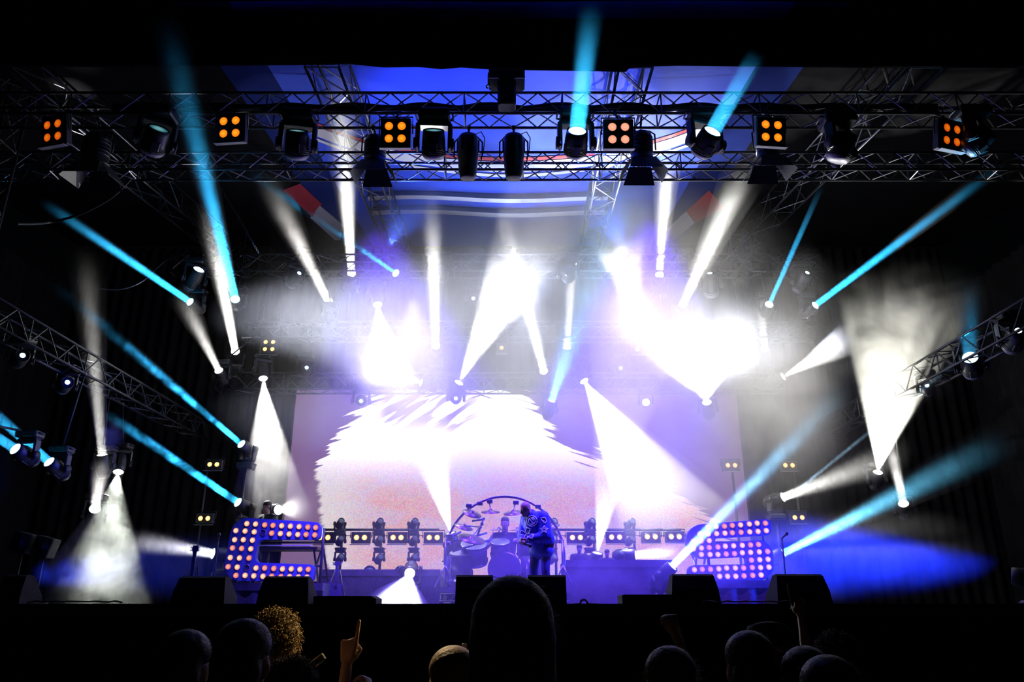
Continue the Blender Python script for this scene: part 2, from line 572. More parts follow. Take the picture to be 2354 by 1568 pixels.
truss('lighting_truss', (X_at(500, T5Y, T5Z), T5Y, T5Z), (X_at(1800, T5Y, T5Z), T5Y, T5Z), T5S, 'lighting truss along the top edge of the video screen')
# roof trusses running to the back
for x0, lab in ((842, 'roof truss running to the back, left of the two near the centre hoist'),
                (1520, 'roof truss running to the back, right of the two near the centre hoist')):
    p = on_roof(x0, 150, 0.2)
    X = p.x
    truss('roof_truss', (X - 0.27, 9.3, ROOF_A + ROOF_B * 9.3 - 0.12), (X * 1.12 - 0.27, 19.2, ROOF_A + ROOF_B * 19.2 - 0.12), 0.5, lab, None, up=(0, -0.148, 0.989), bay=0.75)
for x0, lab in ((420, 'outer roof truss running to the back above the left drape'), (1868, 'outer roof truss running to the back above the right drape, caught in blue light')):
    p = on_roof(x0, 425, 0.2)
    truss('roof_truss', (p.x - 0.25, 9.3, ROOF_A + ROOF_B * 9.3 - 0.12), (p.x - 0.25, 19.2, ROOF_A + ROOF_B * 19.2 - 0.12), 0.5, lab, None, up=(0, -0.148, 0.989), bay=0.75)
# side trusses
truss('side_truss', (-7.55, 9.6, 5.75), (-7.55, 18.6, 5.75), 0.40, 'side truss running to the back along the left edge of the stage', m='truss_black')
truss('side_truss', (7.95, 9.6, 5.75), (7.95, 18.6, 5.75), 0.40, 'side truss running to the back along the right edge of the stage', m='truss_black')
# corner towers that carry the roof
for sx, lab in ((-8.7, 'black truss tower holding up the roof at the left edge of the stage'), (8.7, 'black truss tower holding up the roof at the right edge of the stage')):
    b0 = V((sx, 10.9, STAGE_Z))
    truss('truss_tower', b0, (sx, 10.9, ROOF_A + ROOF_B * 10.9 - 0.2), 0.5, lab, m='truss_black', up=(0, 1, 0), bay=0.6)

# cable loom along the upper front truss
b = MB()
for k in range(7):
    pts = []
    for i in range(90):
        X = -6.4 + 13.2 * i / 89
        pts.append((X, T1Y + 0.30 + 0.03 * math.sin(k * 2.1), T1Z - 0.09 + 0.03 * math.sin(i * 0.45 + k) + 0.02 * math.cos(i * 0.83 + 2 * k) + 0.02 * (k % 3)))
    b.tube(pts, 0.028, 5)
tag(b.build('cable_bundle', 'cable'), 'thick black cable bundle lying along the upper front truss', 'cable')


# ------------------------------------------------------------------ hazy light
def smoke_material(name, dens, L=None, nz=0.0, scale=1.2, fade=(0.55, 1.0), radial=None, aniso=0.0, start=0.0, lo=0.35, hi=0.68):
    m = bpy.data.materials.new(name)
    m.use_nodes = True
    nt = m.node_tree
    nt.nodes.clear()
    out = nt.nodes.new('ShaderNodeOutputMaterial')
    sc = nt.nodes.new('ShaderNodeVolumeScatter')
    sc.inputs['Anisotropy'].default_value = aniso
    nt.links.new(sc.outputs[0], out.inputs['Volume'])
    tc = nt.nodes.new('ShaderNodeTexCoord')
    val = None

    def mul(a, bsock):
        if a is None:
            return bsock
        x = nt.nodes.new('ShaderNodeMath')
        x.operation = 'MULTIPLY'
        nt.links.new(a, x.inputs[0])
        nt.links.new(bsock, x.inputs[1])
        return x.outputs[0]

    def maprange(sock, a, b_, c, d_, smooth=True):
        r = nt.nodes.new('ShaderNodeMapRange')
        if smooth:
            r.interpolation_type = 'SMOOTHSTEP'
        for k, vv in (('From Min', a), ('From Max', b_), ('To Min', c), ('To Max', d_)):
            r.inputs[k].default_value = vv
        nt.links.new(sock, r.inputs['Value'])
        return r.outputs['Result']
    if nz:
        no = nt.nodes.new('ShaderNodeTexNoise')
        no.inputs['Scale'].default_value = scale
        no.inputs['Detail'].default_value = 3.0
        no.inputs['Roughness'].default_value = 0.6
        no.inputs['Distortion'].default_value = 0.6
        geo = nt.nodes.new('ShaderNodeNewGeometry')
        nt.links.new(geo.outputs['Position'], no.inputs['Vector'])
        val = mul(val, maprange(no.outputs['Fac'], lo, hi, 1 - nz, 1 + nz))
    if L:
        sx = nt.nodes.new('ShaderNodeSeparateXYZ')
        nt.links.new(tc.outputs['Object'], sx.inputs[0])
        if fade[0] < 1:
            val = mul(val, maprange(sx.outputs['Z'], L * fade[0], L * fade[1], 1, 0))
    if radial:
        g = nt.nodes.new('ShaderNodeVectorMath')
        g.operation = 'LENGTH'
        nt.links.new(tc.outputs['Object'], g.inputs[0])
        val = mul(val, maprange(g.outputs['Value'], radial[0], 1.0, 1, 0))
    if val is None:
        sc.inputs['Density'].default_value = dens
    else:
        x = nt.nodes.new('ShaderNodeMath')
        x.operation = 'MULTIPLY'
        nt.links.new(val, x.inputs[0])
        x.inputs[1].default_value = dens
        nt.links.new(x.outputs[0], sc.inputs['Density'])
    return m


def beam(A, aim, r0, wpx, color, lum, label, dens=0.3, kind='area', nz=0.0, scale=1.6, fade=(0.5, 1.0), blend=0.25, over=1.12, ref=0.5, lo=0.35, hi=0.68):
    """The lamp at lens A shining to point aim, and the haze its light picks out of the air."""
    A, B = V(A), V(aim)
    d = (B - A).normalized()
    L = (B - A).length
    r1 = max(px_size(B, wpx) * 0.5, r0 * 1.05)
    mb = MB()
    prof = [(r0 * over + (r1 * over - r0 * over) * t, L * t) for t in (0, 0.25, 0.5, 0.75, 1)]
    if kind == 'spot':
        prof = [(max(r0, r1 * t) * over, L * t) for t in (0, r0 / r1, 0.5, 0.75, 1)]
    mb.lathe(prof, 28)
    o = mb.build('lit_haze', smoke_material('haze', dens, L, nz, scale, fade, lo=lo, hi=hi))
    o.location = A + d * 0.02
    o.rotation_mode = 'QUATERNION'
    o.rotation_quaternion = quat_z(d)
    tag(o, label, 'haze', None, 'stuff')
    if kind == 'area':
        half = math.atan2(r1 - r0, L)
        rm = r0 + (r1 - r0) * ref
        P = 2 * PI * PI * rm * lum / dens * 0.45 * BEAM_GAIN * (1.5 if color[0] < 0.5 else 1.0)
        lamp('AREA', A + d * 0.01, d, P, color, shape='DISK', size=2 * r0, spread=max(2.0 * half, math.radians(1.2)))
    else:
        ta = r1 / L
        P = 8 * PI * PI * (L * ref) * lum / (dens * ta) * BEAM_GAIN * 0.7
        lamp('SPOT', A + d * 0.01, d, P, color, spot_size=2 * math.atan(ta), spot_blend=blend, shadow_soft_size=min(0.03, r0 * 0.4))
    return o


def puff(px, py, Y, rx, ry, rz, dens, label, nz=0.6, scale=1.3, radial=0.25, name='smoke'):
    c = at(px, py, Y)
    mb = MB()
    mb.ell((0, 0, 0), 1.0, None, 24, 16)
    o = mb.build(name, smoke_material('smoke', dens, None, nz, scale, radial=(radial,), lo=0.42, hi=0.60))
    o.location = c
    o.scale = (px_size(c, rx), rz, px_size(c, ry))
    return tag(o, label, 'smoke', None, 'stuff')


# ------------------------------------------------------------------ moving heads and other lanterns
MESH = {}


def cached(key, fn):
    if key not in MESH:
        MESH[key] = fn()
    return MESH[key]


def chord_near(p, below=False, far=2.6):
    """Nearest point of a truss chord at or above p (or at or below it)."""
    best, bd = None, far
    for A, B in CHORDS:
        d = B - A
        t = max(0.02, min(0.98, (p - A).dot(d) / d.length_squared))
        q = A + d * t
        ok = q.z < p.z + 0.05 if below else q.z > p.z - 0.05
        L = (q - p).length
        if ok and L < bd:
            best, bd = q, L
    return best


def hook(t, start, name='hanging_clamp', below=False, s=1.0):
    """Pipe and coupler from a lamp to the nearest truss chord."""
    q = chord_near(start, below)
    if q is None:
        return None
    o = t.location
    inv = 1.0 / s
    mb = MB()
    a, b = (start - o) * inv, (q - o) * inv
    mb.bar(a, b, 0.018 * inv, 8)
    mb.lathe([(0.026 * inv, -0.03 * inv), (0.040 * inv, -0.024 * inv), (0.040 * inv, 0.024 * inv), (0.026 * inv, 0.03 * inv)], 12, b, (1, 0, 0))
    return mb.build(name, 'truss_black', t)


def mesh_mover_base():
    mb = MB()
    mb.box((0, 0, 0), (0.34, 0.26, 0.11), 0, None, 1, 0.02)
    for s in (-1, 1):
        mb.tube([(s * 0.17, -0.07, 0.02), (s * 0.20, -0.06, 0.02), (s * 0.20, 0.06, 0.02), (s * 0.17, 0.07, 0.02)], 0.012, 5)
    mb.box((0, -0.132, 0.0), (0.14, 0.006, 0.05))
    return mb.mesh('base', ['fixture'])


def mesh_mover_yoke():
    mb = MB()
    mb.box((0, 0, 0.24), (0.36, 0.12, 0.07), 0, None, 1, 0.015)
    for s in (-1, 1):
        mb.box((s * 0.175, 0, 0.09), (0.05, 0.13, 0.32), 0, None, 1, 0.02)
        mb.lathe([(0.07, -0.012), (0.07, 0.012)], 16, (s * 0.205, 0, 0), (1, 0, 0))
    return mb.mesh('yoke', ['fixture'])


def mesh_mover_head():
    mb = MB()
    mb.lathe([(0.05, -0.23), (0.09, -0.22), (0.115, -0.17), (0.125, -0.05), (0.125, 0.06), (0.118, 0.16), (0.112, 0.235), (0.098, 0.24), (0.095, 0.215)], 24)
    for k in range(4):
        mb.lathe([(0.131, -0.15 + k * 0.03), (0.131, -0.138 + k * 0.03)], 24)
    mb.box((0, 0.118, 0.0), (0.09, 0.03, 0.2), 0, None, 1, 0.008)
    mb.box((0, -0.118, -0.02), (0.09, 0.03, 0.16), 0, None, 1, 0.008)
    return mb.mesh('head', ['fixture'])


def mesh_lens():
    mb = MB()
    mb.lathe([(0.094, 0.215), (0.094, 0.22), (0.07, 0.226), (0.03, 0.231), (0.004, 0.232)], 24)
    return mb.mesh('lens', ['lens_dark'])


def mesh_lens_small():
    mb = MB()
    mb.lathe([(0.094, 0.215), (0.094, 0.22), (0.07, 0.224), (0.043, 0.226)], 24)
    mb.lathe([(0.043, 0.222), (0.043, 0.228), (0.02, 0.234), (0.012, 0.235)], 20, mi=1)
    return mb.mesh('lens', ['lens_dark', 'lens_spot'])


def mesh_clamp():
    mb = MB()
    for s in (1,):
        mb.tube([(s * 0.1, 0, 0.05), (s * 0.1, 0, 0.11), (s * 0.1, 0.03, 0.15), (s * 0.1, 0.0, 0.18), (s * 0.1, -0.035, 0.15)], 0.013, 6)
    return mb.mesh('clamp', ['steel'])


def mesh_feet():
    mb = MB()
    mb.box((0, 0, -0.06), (0.32, 0.22, 0.015))
    for x in (-0.13, 0.13):
        for y in (-0.09, 0.09):
            mb.lathe([(0.02, -0.085), (0.025, -0.05)], 10, (x, y, 0))
    return mb.mesh('foot', ['cable'])


LENS_OF = {}


def lens_mesh(m):
    key = 'lens_' + m
    if key not in MESH:
        if m == 'lens_spot':
            me = mesh_lens_small()
        else:
            me = cached('lens', mesh_lens).copy()
            me.materials[0] = M[m]
        MESH[key] = me
    return MESH[key]


def mover(lens, aim, label, mode='hang', s=1.0, glow='lens_dark', group=None, pole=None, shell=None, squat=1.0):
    """Moving head: base, yoke, head (with its lens). lens = point of the lens face, aim = point the head looks at."""
    lens, aim = V(lens), V(aim)
    d = (aim - lens).normalized()
    piv = lens - d * 0.226 * s * squat
    sg = 1 if mode == 'hang' else -1
    t = thing('moving_head_light', label, 'stage light', piv, 0, group)
    t.scale = (s, s, s)
    pan = math.atan2(d.y, d.x) - PI / 2 if abs(d.z) < 0.985 else 0.0
    yk = link('yoke', cached('yoke', mesh_mover_yoke), t)
    yk.rotation_euler = (0 if sg > 0 else PI, 0, pan if sg > 0 else pan)
    bs = link('base', cached('base', mesh_mover_base), t)
    bs.location = (0, 0, sg * 0.335)
    hd = link('head', cached('head', mesh_mover_head), t)
    hd.rotation_mode = 'QUATERNION'
    hd.rotation_quaternion = quat_z(d)
    hd.scale = (1, 1, squat)
    link('lens', lens_mesh(glow), hd)
    if shell:
        mb = MB()
        mb.lathe([(0.06, -0.235), (0.10, -0.225), (0.128, -0.17), (0.131, -0.12)], 24)
        mb.build('rear_shell', shell, hd)
    if mode == 'hang':
        hook(t, piv + V((0, 0, 0.37 * s)), 'hanging_clamp', False, s)
    else:
        f = link('foot', cached('foot', mesh_feet), t)
        f.location = (0, 0, -0.335)
        if pole is None:
            pass
        elif pole <= STAGE_Z + 0.01:
            mb = MB()
            top = -0.385
            zb = (pole - piv.z) / s
            mb.bar((0, 0, top), (0, 0, zb), 0.024, 8)
            mb.lathe([(0.22, zb), (0.22, zb + 0.02), (0.04, zb + 0.035)], 20)
            mb.build('support_pole', 'truss_black', t)
        else:
            hook(t, piv - V((0, 0, 0.37 * s)), 'support_clamp', True, s)
    return t


def at_x(px, py, X):
    d = ray(px, py)
    return V((0, 0, CAM_Z)) + d * (X / d.x)


def D(p, d, k=1.0):
    return V(p) + V(d) * k


# upper front truss: seven large spot heads
FRONT = [
    (365, 296, (0.45, -0.62, 0.64), 'lens_dim', 'large spot head with a faint teal lens, leftmost on the upper front truss'),
    (683, 301, (0.12, -0.66, 0.74), 'lens_dim', 'large spot head with a faint lens above the top of the steep grey beam'),
    (997, 300, (0.05, -0.70, 0.70), 'lens_dim', 'large spot head with a faint lens beside the bright yellow four lamp blinder'),
    (1327, 301, (0.03, -0.90, 0.42), 'lens_cyan', 'large spot head with a bright cyan lens sending a beam straight up'),
    (1638, 302, (0.30, -0.86, 0.40), 'lens_cyan', 'large spot head with a bright cyan lens sending a beam up to the right'),
    (1945, 310, (0.30, -0.40, 0.86), 'lens_dark', 'large unlit spot head above the bright tangle of truss on the right'),
    (2275, 300, (0.62, -0.62, 0.42), 'lens_blue', 'large spot head with a blue lens, rightmost on the upper front truss')]
for px, py, d, g, lab in FRONT:
    p = at(px, py, 9.62)
    mover(p, D(p, d), lab, 'hang', 1.38, g, 'spot heads on the upper front truss', None, 'fixture_grey', 0.66)
p = at(1327, 301, 9.62)
beam(D(p, (0, -.9, .42), .02), D(p, (0.05, -0.80, 0.50), 1.9), 0.12, 85, CYAN, 1.1, 'cyan haze in the beam that rises straight up from the upper front truss', 0.3, fade=(0.0, 1.0))
p = at(1638, 302, 9.62)
beam(D(p, (.3, -.86, .4), .02), D(p, (0.34, -0.80, 0.47), 1.25), 0.12, 60, CYAN, 0.9, 'cyan haze in the short beam that rises to the right from the upper front truss', 0.3, fade=(0.0, 1.0))


# amber blinders ------------------------------------------------------------
def mesh_blinder_body(nx, ny, pitch, r):
    mb = MB()
    wx, wy = nx * pitch + 0.07, ny * pitch + 0.07
    mb.box((0, 0.06, 0), (wx, 0.12, wy), 0, None, 1, 0.012)
    for i in range(nx):
        for j in range(ny):
            c = ((i - (nx - 1) / 2) * pitch, -0.005, (j - (ny - 1) / 2) * pitch)
            mb.lathe([(r * 1.28, 0), (r * 1.28, 0.02), (r * 1.05, 0.022), (r * 1.02, 0.004)], 18, c, (0, -1, 0))
    return mb.mesh('housing', ['fixture'])


def mesh_blinder_lens(r):
    mb = MB()
    mb.lathe([(r, 0.0), (r, 0.006), (r * 0.7, 0.014), (r * 0.25, 0.018)], 18)
    return mb.mesh('lamp', ['amber'])


def blinder(c, label, nx=2, ny=2, glow='amber', pitch=0.19, r=0.062, yaw=0.0, tilt=0.0, group=None, rise=0.3, cat='blinder light'):
    t = thing('blinder_light', label, cat, c, 0, group)
    t.rotation_euler = (tilt, 0, yaw)
    k = (nx, ny, pitch, r)
    link('housing', cached(('bb',) + k, lambda: mesh_blinder_body(*k)), t)
    key = ('bl', r, glow)
    if key not in MESH:
        me = mesh_blinder_lens(r)
        me.materials[0] = M[glow]
        MESH[key] = me
    for i in range(nx):
        for j in range(ny):
            o = link('lamp', MESH[key], t)
            o.location = ((i - (nx - 1) / 2) * pitch, -0.012, (j - (ny - 1) / 2) * pitch)
            o.rotation_euler = (PI / 2, 0, 0)
    wx, wy = nx * pitch / 2 + 0.06, ny * pitch / 2
    mb = MB()
    mb.tube([(-wx, 0.06, 0), (-wx, 0.06, wy + 0.07), (wx, 0.06, wy + 0.07), (wx, 0.06, 0)], 0.012, 6)
    mb.build('bracket', 'truss_black', t)
    mb = MB()
    mb.box((0, -0.02, -wy - 0.06), (2 * wx - 0.04, 0.10, 0.012))
    mb.build('lower_flap', 'fixture_grey', t)
    if rise:
        t.rotation_euler = (0, 0, 0)
        R_ = Matrix.Rotation(yaw, 3, 'Z') @ Matrix.Rotation(tilt, 3, 'X')
        hk = hook(t, V(c) + R_ @ V((0, 0.06, wy + 0.07)))
        t.rotation_euler = (tilt, 0, yaw)
        if hk:
            hk.matrix_parent_inverse = R_.to_4x4().inverted()
    return t


for px, py, g, yaw, lab in (
        (123, 301, 'orange', -0.25, 'deep orange four lamp blinder at the left end of the upper front truss'),
        (529, 293, 'amber', -0.1, 'orange four lamp blinder above the cyan and grey crossing beams on the left'),
        (909, 305, 'amber', 0.0, 'yellow four lamp blinder left of the centre hoist'),
        (1422, 307, 'peach', 0.0, 'peach four lamp blinder standing in the white glare right of the centre hoist'),
        (1773, 302, 'amber', 0.1, 'orange four lamp blinder above the barn door lamp on the right'),
        (2186, 311, 'orange', 0.3, 'deep orange four lamp blinder at the right end of the upper front truss')):
    blinder(at(px, py, 9.72), lab, glow=g, yaw=yaw, tilt=0.25, group='blinders on the upper front truss', rise=0.12)
blinder(at(619, 795, 17.0), 'small yellow four lamp blinder in the dark haze above the left cone of light', glow='warm', pitch=0.175, r=0.05, group='blinders on the back truss', rise=0.6)
blinder(at(1473, 795, 17.0), 'small pale yellow four lamp blinder below the bright cloud right of centre', glow='warm', pitch=0.175, r=0.05, group='blinders on the back truss', rise=0.6)
blinder(at(1153, 800, 17.0), 'single pale lamp beside the broad white beam over the screen', nx=1, ny=1, glow='warm', pitch=0.19, r=0.05, rise=0.5)

# silhouetted lanterns with barn doors on the lower front truss -----------------


def mesh_barn_body():
    mb = MB()
    mb.lathe([(0.10, -0.30), (0.16, -0.28), (0.18, -0.2), (0.18, 0.16), (0.20, 0.17), (0.20, 0.20), (0.17, 0.21)], 20)
    for k in range(5):
        mb.lathe([(0.188, -0.2 + 0.06 * k), (0.188, -0.18 + 0.06 * k)], 20)
    return mb.mesh('body', ['fixture'])


def mesh_barn_door():
    mb = MB()
    mb.add([(-0.18, 0.19, 0.21), (0.18, 0.19, 0.21), (0.26, 0.36, 0.46), (-0.26, 0.36, 0.46), (-0.18, 0.197, 0.205), (0.18, 0.197, 0.205), (0.26, 0.367, 0.455), (-0.26, 0.367, 0.455)],
           [(0, 1, 2, 3), (7, 6, 5, 4), (0, 4, 5, 1), (1, 5, 6, 2), (2, 6, 7, 3), (3, 7, 4, 0)])
    return mb.mesh('barn_door', ['fixture'])


def barn_lantern(c, d, label, s=1.0):
    t = thing('barn_door_lantern', label, 'stage light', c, 0, 'barn door lanterns on the lower front truss')
    t.scale = (s, s, s)
    b = link('body', cached('barn_body', mesh_barn_body), t)
    b.rotation_mode = 'QUATERNION'
    b.rotation_quaternion = quat_z(d)
    for k in range(4):
        f = link('barn_door', cached('barn_door', mesh_barn_door), b)
        f.rotation_euler = (0, 0, k * PI / 2)
    mb = MB()
    mb.tube([(-0.23, 0, 0), (-0.23, 0, 0.30), (-0.15, 0, 0.36), (0.15, 0, 0.36), (0.23, 0, 0.30), (0.23, 0, 0)], 0.014, 6)
    mb.build('yoke', 'truss_black', t)
    hook(t, V(c) + V((0, 0, 0.36 * s)), s=s)
    return t


for px, py, lab, s in ((222, 352, 'black barn door lantern at the left end of the lower front truss', 1.25),
                       (862, 352, 'black barn door lantern below the yellow blinder', 1.1),
                       (1475, 345, 'hazy black barn door lantern right of the peach blinder', 1.15),
                       (1765, 342, 'black barn door lantern below the orange blinder on the right', 1.15)):
    barn_lantern(at(px, py, 10.62), (0, 0.12, -1), lab, s * 0.86)


def mesh_profile_body():
    mb = MB()
    mb.lathe([(0.09, -0.40), (0.15, -0.38), (0.175, -0.32), (0.18, 0.0), (0.17, 0.05), (0.165, 0.08), (0.17, 0.12), (0.15, 0.30), (0.13, 0.40), (0.11, 0.41)], 20)
    for a in range(6):
        mb.box((0.178 * math.cos(a * PI / 3), 0.178 * math.sin(a * PI / 3), -0.18), (0.03, 0.03, 0.24))
    return mb.mesh('barrel', ['fixture'])


for px, lab in ((1076, 'black profile spotlight hanging below the truss, left of the pair at the centre'), (1181, 'black profile spotlight hanging below the truss, right of the pair at the centre')):
    c = at(px, 360, 10.3)
    t = thing('profile_spotlight', lab, 'stage light', c, 0, 'profile spotlights below the centre hoist')
    b = link('barrel', cached('profile', mesh_profile_body), t)
    b.rotation_mode = 'QUATERNION'
    b.rotation_quaternion = quat_z((0, 0.10, -1))
    b.scale = (0.92, 0.92, 0.92)
    mb = MB()
    mb.tube([(-0.2, 0, -0.04), (-0.22, 0, 0.0), (-0.22, 0, 0.26), (-0.14, 0, 0.36), (0.14, 0, 0.36), (0.22, 0, 0.26), (0.22, 0, 0.0), (0.2, 0, -0.04)], 0.013, 6)
    mb.build('yoke', 'truss_black', t)
    hook(t, c + V((0, 0, 0.36)))
    mb = MB()
    mb.tube([(0.1, 0, 0.4), (0.2, -0.05, 0.42), (0.26, -0.05, 0.3), (0.24, 0, 0.1), (0.2, 0, -0.1)], 0.008, 5)
    mb.build('power_cord', 'cable', t)

# chain hoist at the centre
c = at(1165, 215, 9.75)
t = thing('chain_hoist', 'black chain hoist with a yellow hook hanging at the centre of the stage mouth', 'hoist', c)
mb = MB()
mb.box((0, 0, 0.0), (0.28, 0.24, 0.52), 0, None, 1, 0.03)
mb.build('motor', 'fixture', t)
mb = MB()
mb.box((0.0, 0, 0.30), (0.55, 0.34, 0.30), 0, None, 1, 0.03)
mb.build('chain_bag', 'cloth_black', t)
for s in (-0.2, 0.2):
    mb = MB()
    mb.box((s, -0.17, 0.155), (0.16, 0.012, 0.02))
    mb.build('edge_strip', 'white_plastic', t)
mb = MB()
mb.tube([(-0.28, -0.1, 0.3), (-0.28, -0.1, 0.08)], 0.012, 6)
mb.tube([(-0.28 + 0.03 * math.cos(a), -0.1, 0.05 + 0.03 * math.sin(a)) for a in [k * 0.6 for k in range(9)]], 0.012, 6)
mb.build('hook', 'yellow', t)
mb = MB()
mb.bar((0, 0, 0.44), (0, 0, ROOF_A + ROOF_B * 9.75 - c.z + 0.03), 0.02, 6)
mb.build('chain', 'steel', t)

# ------------------------------------------------------------------ beams and their heads
T3B, T4T, T5T = T3Z - T3S, T4Z, T5Z
W = 'white'
# (lens px, Y) (aim px, Y) mode, pole, size, label | beam: r0, width px at aim, colour, lum, kind, extra
RIG = [
    # standing on the truss halfway up
    ((808, 628, 17.5), (779, 170, 9.6), 'stand', T4T, 1.1, 'steep white beam left of centre', (0.085, 105, WHITE, 2.0, 'area', {'fade': (0.75, 1.0)})),
    ((755, 693, 17.5), (608, 402, 11.3), 'stand', T4T, 1.1, 'slanting white beam that fades up to the left', (0.085, 92, WHITE, 1.0, 'area', {'fade': (0.2, 1.0), 'nz': 0.5})),
    ((1516, 632, 17.5), (1548, 170, 9.6), 'stand', T4T, 1.1, 'steep white beam right of centre', (0.085, 100, WHITE, 2.2, 'area', {'fade': (0.5, 1.0)})),
    ((1570, 700, 17.5), (1712, 395, 11.3), 'stand', T4T, 1.1, 'broad white beam slanting up to the right', (0.085, 100, WHITE, 1.7, 'area', {'fade': (0.8, 1.0)})),
    ((1460, 735, 17.5), (1418, 520, 15.0), 'stand', T4T, 1.1, 'white beam bursting into a bright cloud right of centre', (0.09, 165, WHITE, 2.6, 'spot', {'fade': (0.55, 0.95), 'nz': 0.75, 'scale': 1.8, 'dens': 0.35})),
    # standing on the truss over the screen
    ((541, 808, 17.65), (474, 470, 12.5), 'stand', T5T, 1.05, 'bright white beam rising steeply at the screen truss end', (0.085, 68, WHITE, 1.6, 'area', {'fade': (0.4, 1.0)})),
    ((503, 852, 17.0), (410, 665, 14.5), 'hang', None, 1.0, 'grey white beam leaning to the left below the cyan one', (0.075, 64, WHITE, 0.5, 'area', {'fade': (0.4, 1.0)})),
    ((1002, 795, 17.65), (992, 400, 10.8), 'stand', T5T, 1.05, 'white beam rising over the left half of the screen', (0.085, 84, WHITE, 1.5, 'area', {'fade': (0.1, 1.0)})),
    ((1250, 853, 17.0), (1138, 420, 10.8), 'hang', None, 1.0, 'white beam crossing behind the bright cloud at the centre', (0.085, 88, WHITE, 1.2, 'area', {'fade': (0.1, 1.0)})),
    ((1303, 800, 17.65), (1316, 600, 16.0), 'stand', T5T, 1.05, 'short white beam beside the blue haze over the screen', (0.085, 44, WHITE, 1.5, 'area', {'fade': (0.6, 1.0)})),
    ((1055, 880, 17.0), (1215, 560, 14.5), 'hang', None, 1.1, 'broad white beam bursting into the cloud at the centre', (0.09, 185, WHITE, 3.2, 'spot', {'fade': (0.6, 0.98), 'nz': 0.7, 'scale': 1.6, 'dens': 0.35})),
    ((968, 880, 17.0), (780, 815, 15.8), 'hang', None, 1.0, 'wide white beam thrown to the left over the screen', (0.08, 175, WHITE, 1.6, 'spot', {'fade': (0.5, 1.0), 'nz': 0.6, 'scale': 1.7, 'dens': 0.35})),
    ((868, 700, 16.4), (893, 905, 15.4), 'hang', T3B, 1.1, 'white cone falling onto the top left corner of the screen', (0.09, 150, WHITE, 2.0, 'spot', {'fade': (0.85, 1.0), 'nz': 0.25, 'dens': 0.35})),
    ((605, 870, 17.0), (630, 1225, 15.2), 'hang', None, 1.05, 'white cone falling on the left behind the letter sign', (0.09, 205, WHITE, 1.5, 'spot', {'fade': (0.55, 1.0), 'nz': 0.6, 'scale': 1.5, 'dens': 0.25})),
    ((1343, 876, 17.0), (1560, 1230, 15.3), 'hang', None, 1.1, 'very wide white beam pouring down to the right', (0.09, 290, WHITE, 4.5, 'spot', {'fade': (0.6, 1.0), 'nz': 0.2, 'dens': 0.3})),
    ((1758, 805, 17.65), (1750, 655, 16.3), 'stand', T5T, 1.0, 'short faint white beam at the right end of the screen truss', (0.08, 50, WHITE, 0.75, 'area', {'fade': (0.0, 1.0)})),
    ((1800, 866, 17.0), (1975, 770, 15.5), 'hang', None, 1.0, 'white cone thrown to the right into the big cloud', (0.075, 88, WHITE, 1.8, 'spot', {'fade': (0.5, 1.0), 'nz': 0.3})),
    ((1625, 925, 17.0), (1595, 740, 15.0), 'hang', None, 1.1, 'white light swelling into the largest bright cloud', (0.09, 330, WHITE, 3.2, 'spot', {'fade': (0.75, 1.0), 'nz': 0.85, 'scale': 1.3, 'dens': 0.12})),
    ((1268, 922, 17.0), (1340, 690, 15.5), 'hang', None, 1.0, 'blue beam leaning to the right over the screen', (0.08, 130, (0.10, 0.5, 1.0), 1.3, 'area', {'fade': (0.1, 1.0), 'dens': 0.25})),
    # first truss behind the front pair
    ((437, 694, 15.9), (95, 462, 12.0), 'hang', T3B, 1.0, 'long cyan beam running up left under the roof', (0.07, 38, CYAN, 1.3, 'area', {'fade': (0.3, 1.0), 'nz': 0.25, 'scale': 2})),
    ((541, 688, 15.9), (380, 40, 7.5), 'hang', T3B, 1.05, 'cyan beam climbing past the front trusses on the left', (0.085, 105, CYAN, 1.2, 'area', {'fade': (0.15, 1.0)})),
    ((910, 628, 15.9), (820, 566, 14.5), 'hang', None, 1.0, 'short thin cyan beam left of centre', (0.045, 18, CYAN, 0.9, 'area', {'fade': (0.5, 1.0)})),
    ((1768, 700, 15.9), (1890, 425, 12.0), 'hang', T3B, 1.0, 'thin cyan beam rising to the right along the outer roof truss', (0.05, 14, CYAN, 0.9, 'area', {'fade': (0.2, 1.0)})),
    ((1874, 702, 15.9), (2310, 375, 11.5), 'hang', T3B, 1.0, 'long cyan beam running up to the right into the dark', (0.07, 42, CYAN, 1.3, 'area', {'fade': (0.1, 1.0), 'nz': 0.15})),
]
for lens, aim, mode, pole, s, lab, bm_ in RIG:
    A, B = at(*lens), at(*aim)
    r0, wpx, colr, lum, kind, kw = bm_
    blue = colr is not WHITE
    mover(A, B, 'moving head of the ' + lab, mode, s, 'lens_cyan' if blue else 'lens_white', None, pole)
    beam(A, B, r0, wpx, colr, lum, 'lit haze of the ' + lab, kind=kind, **kw)

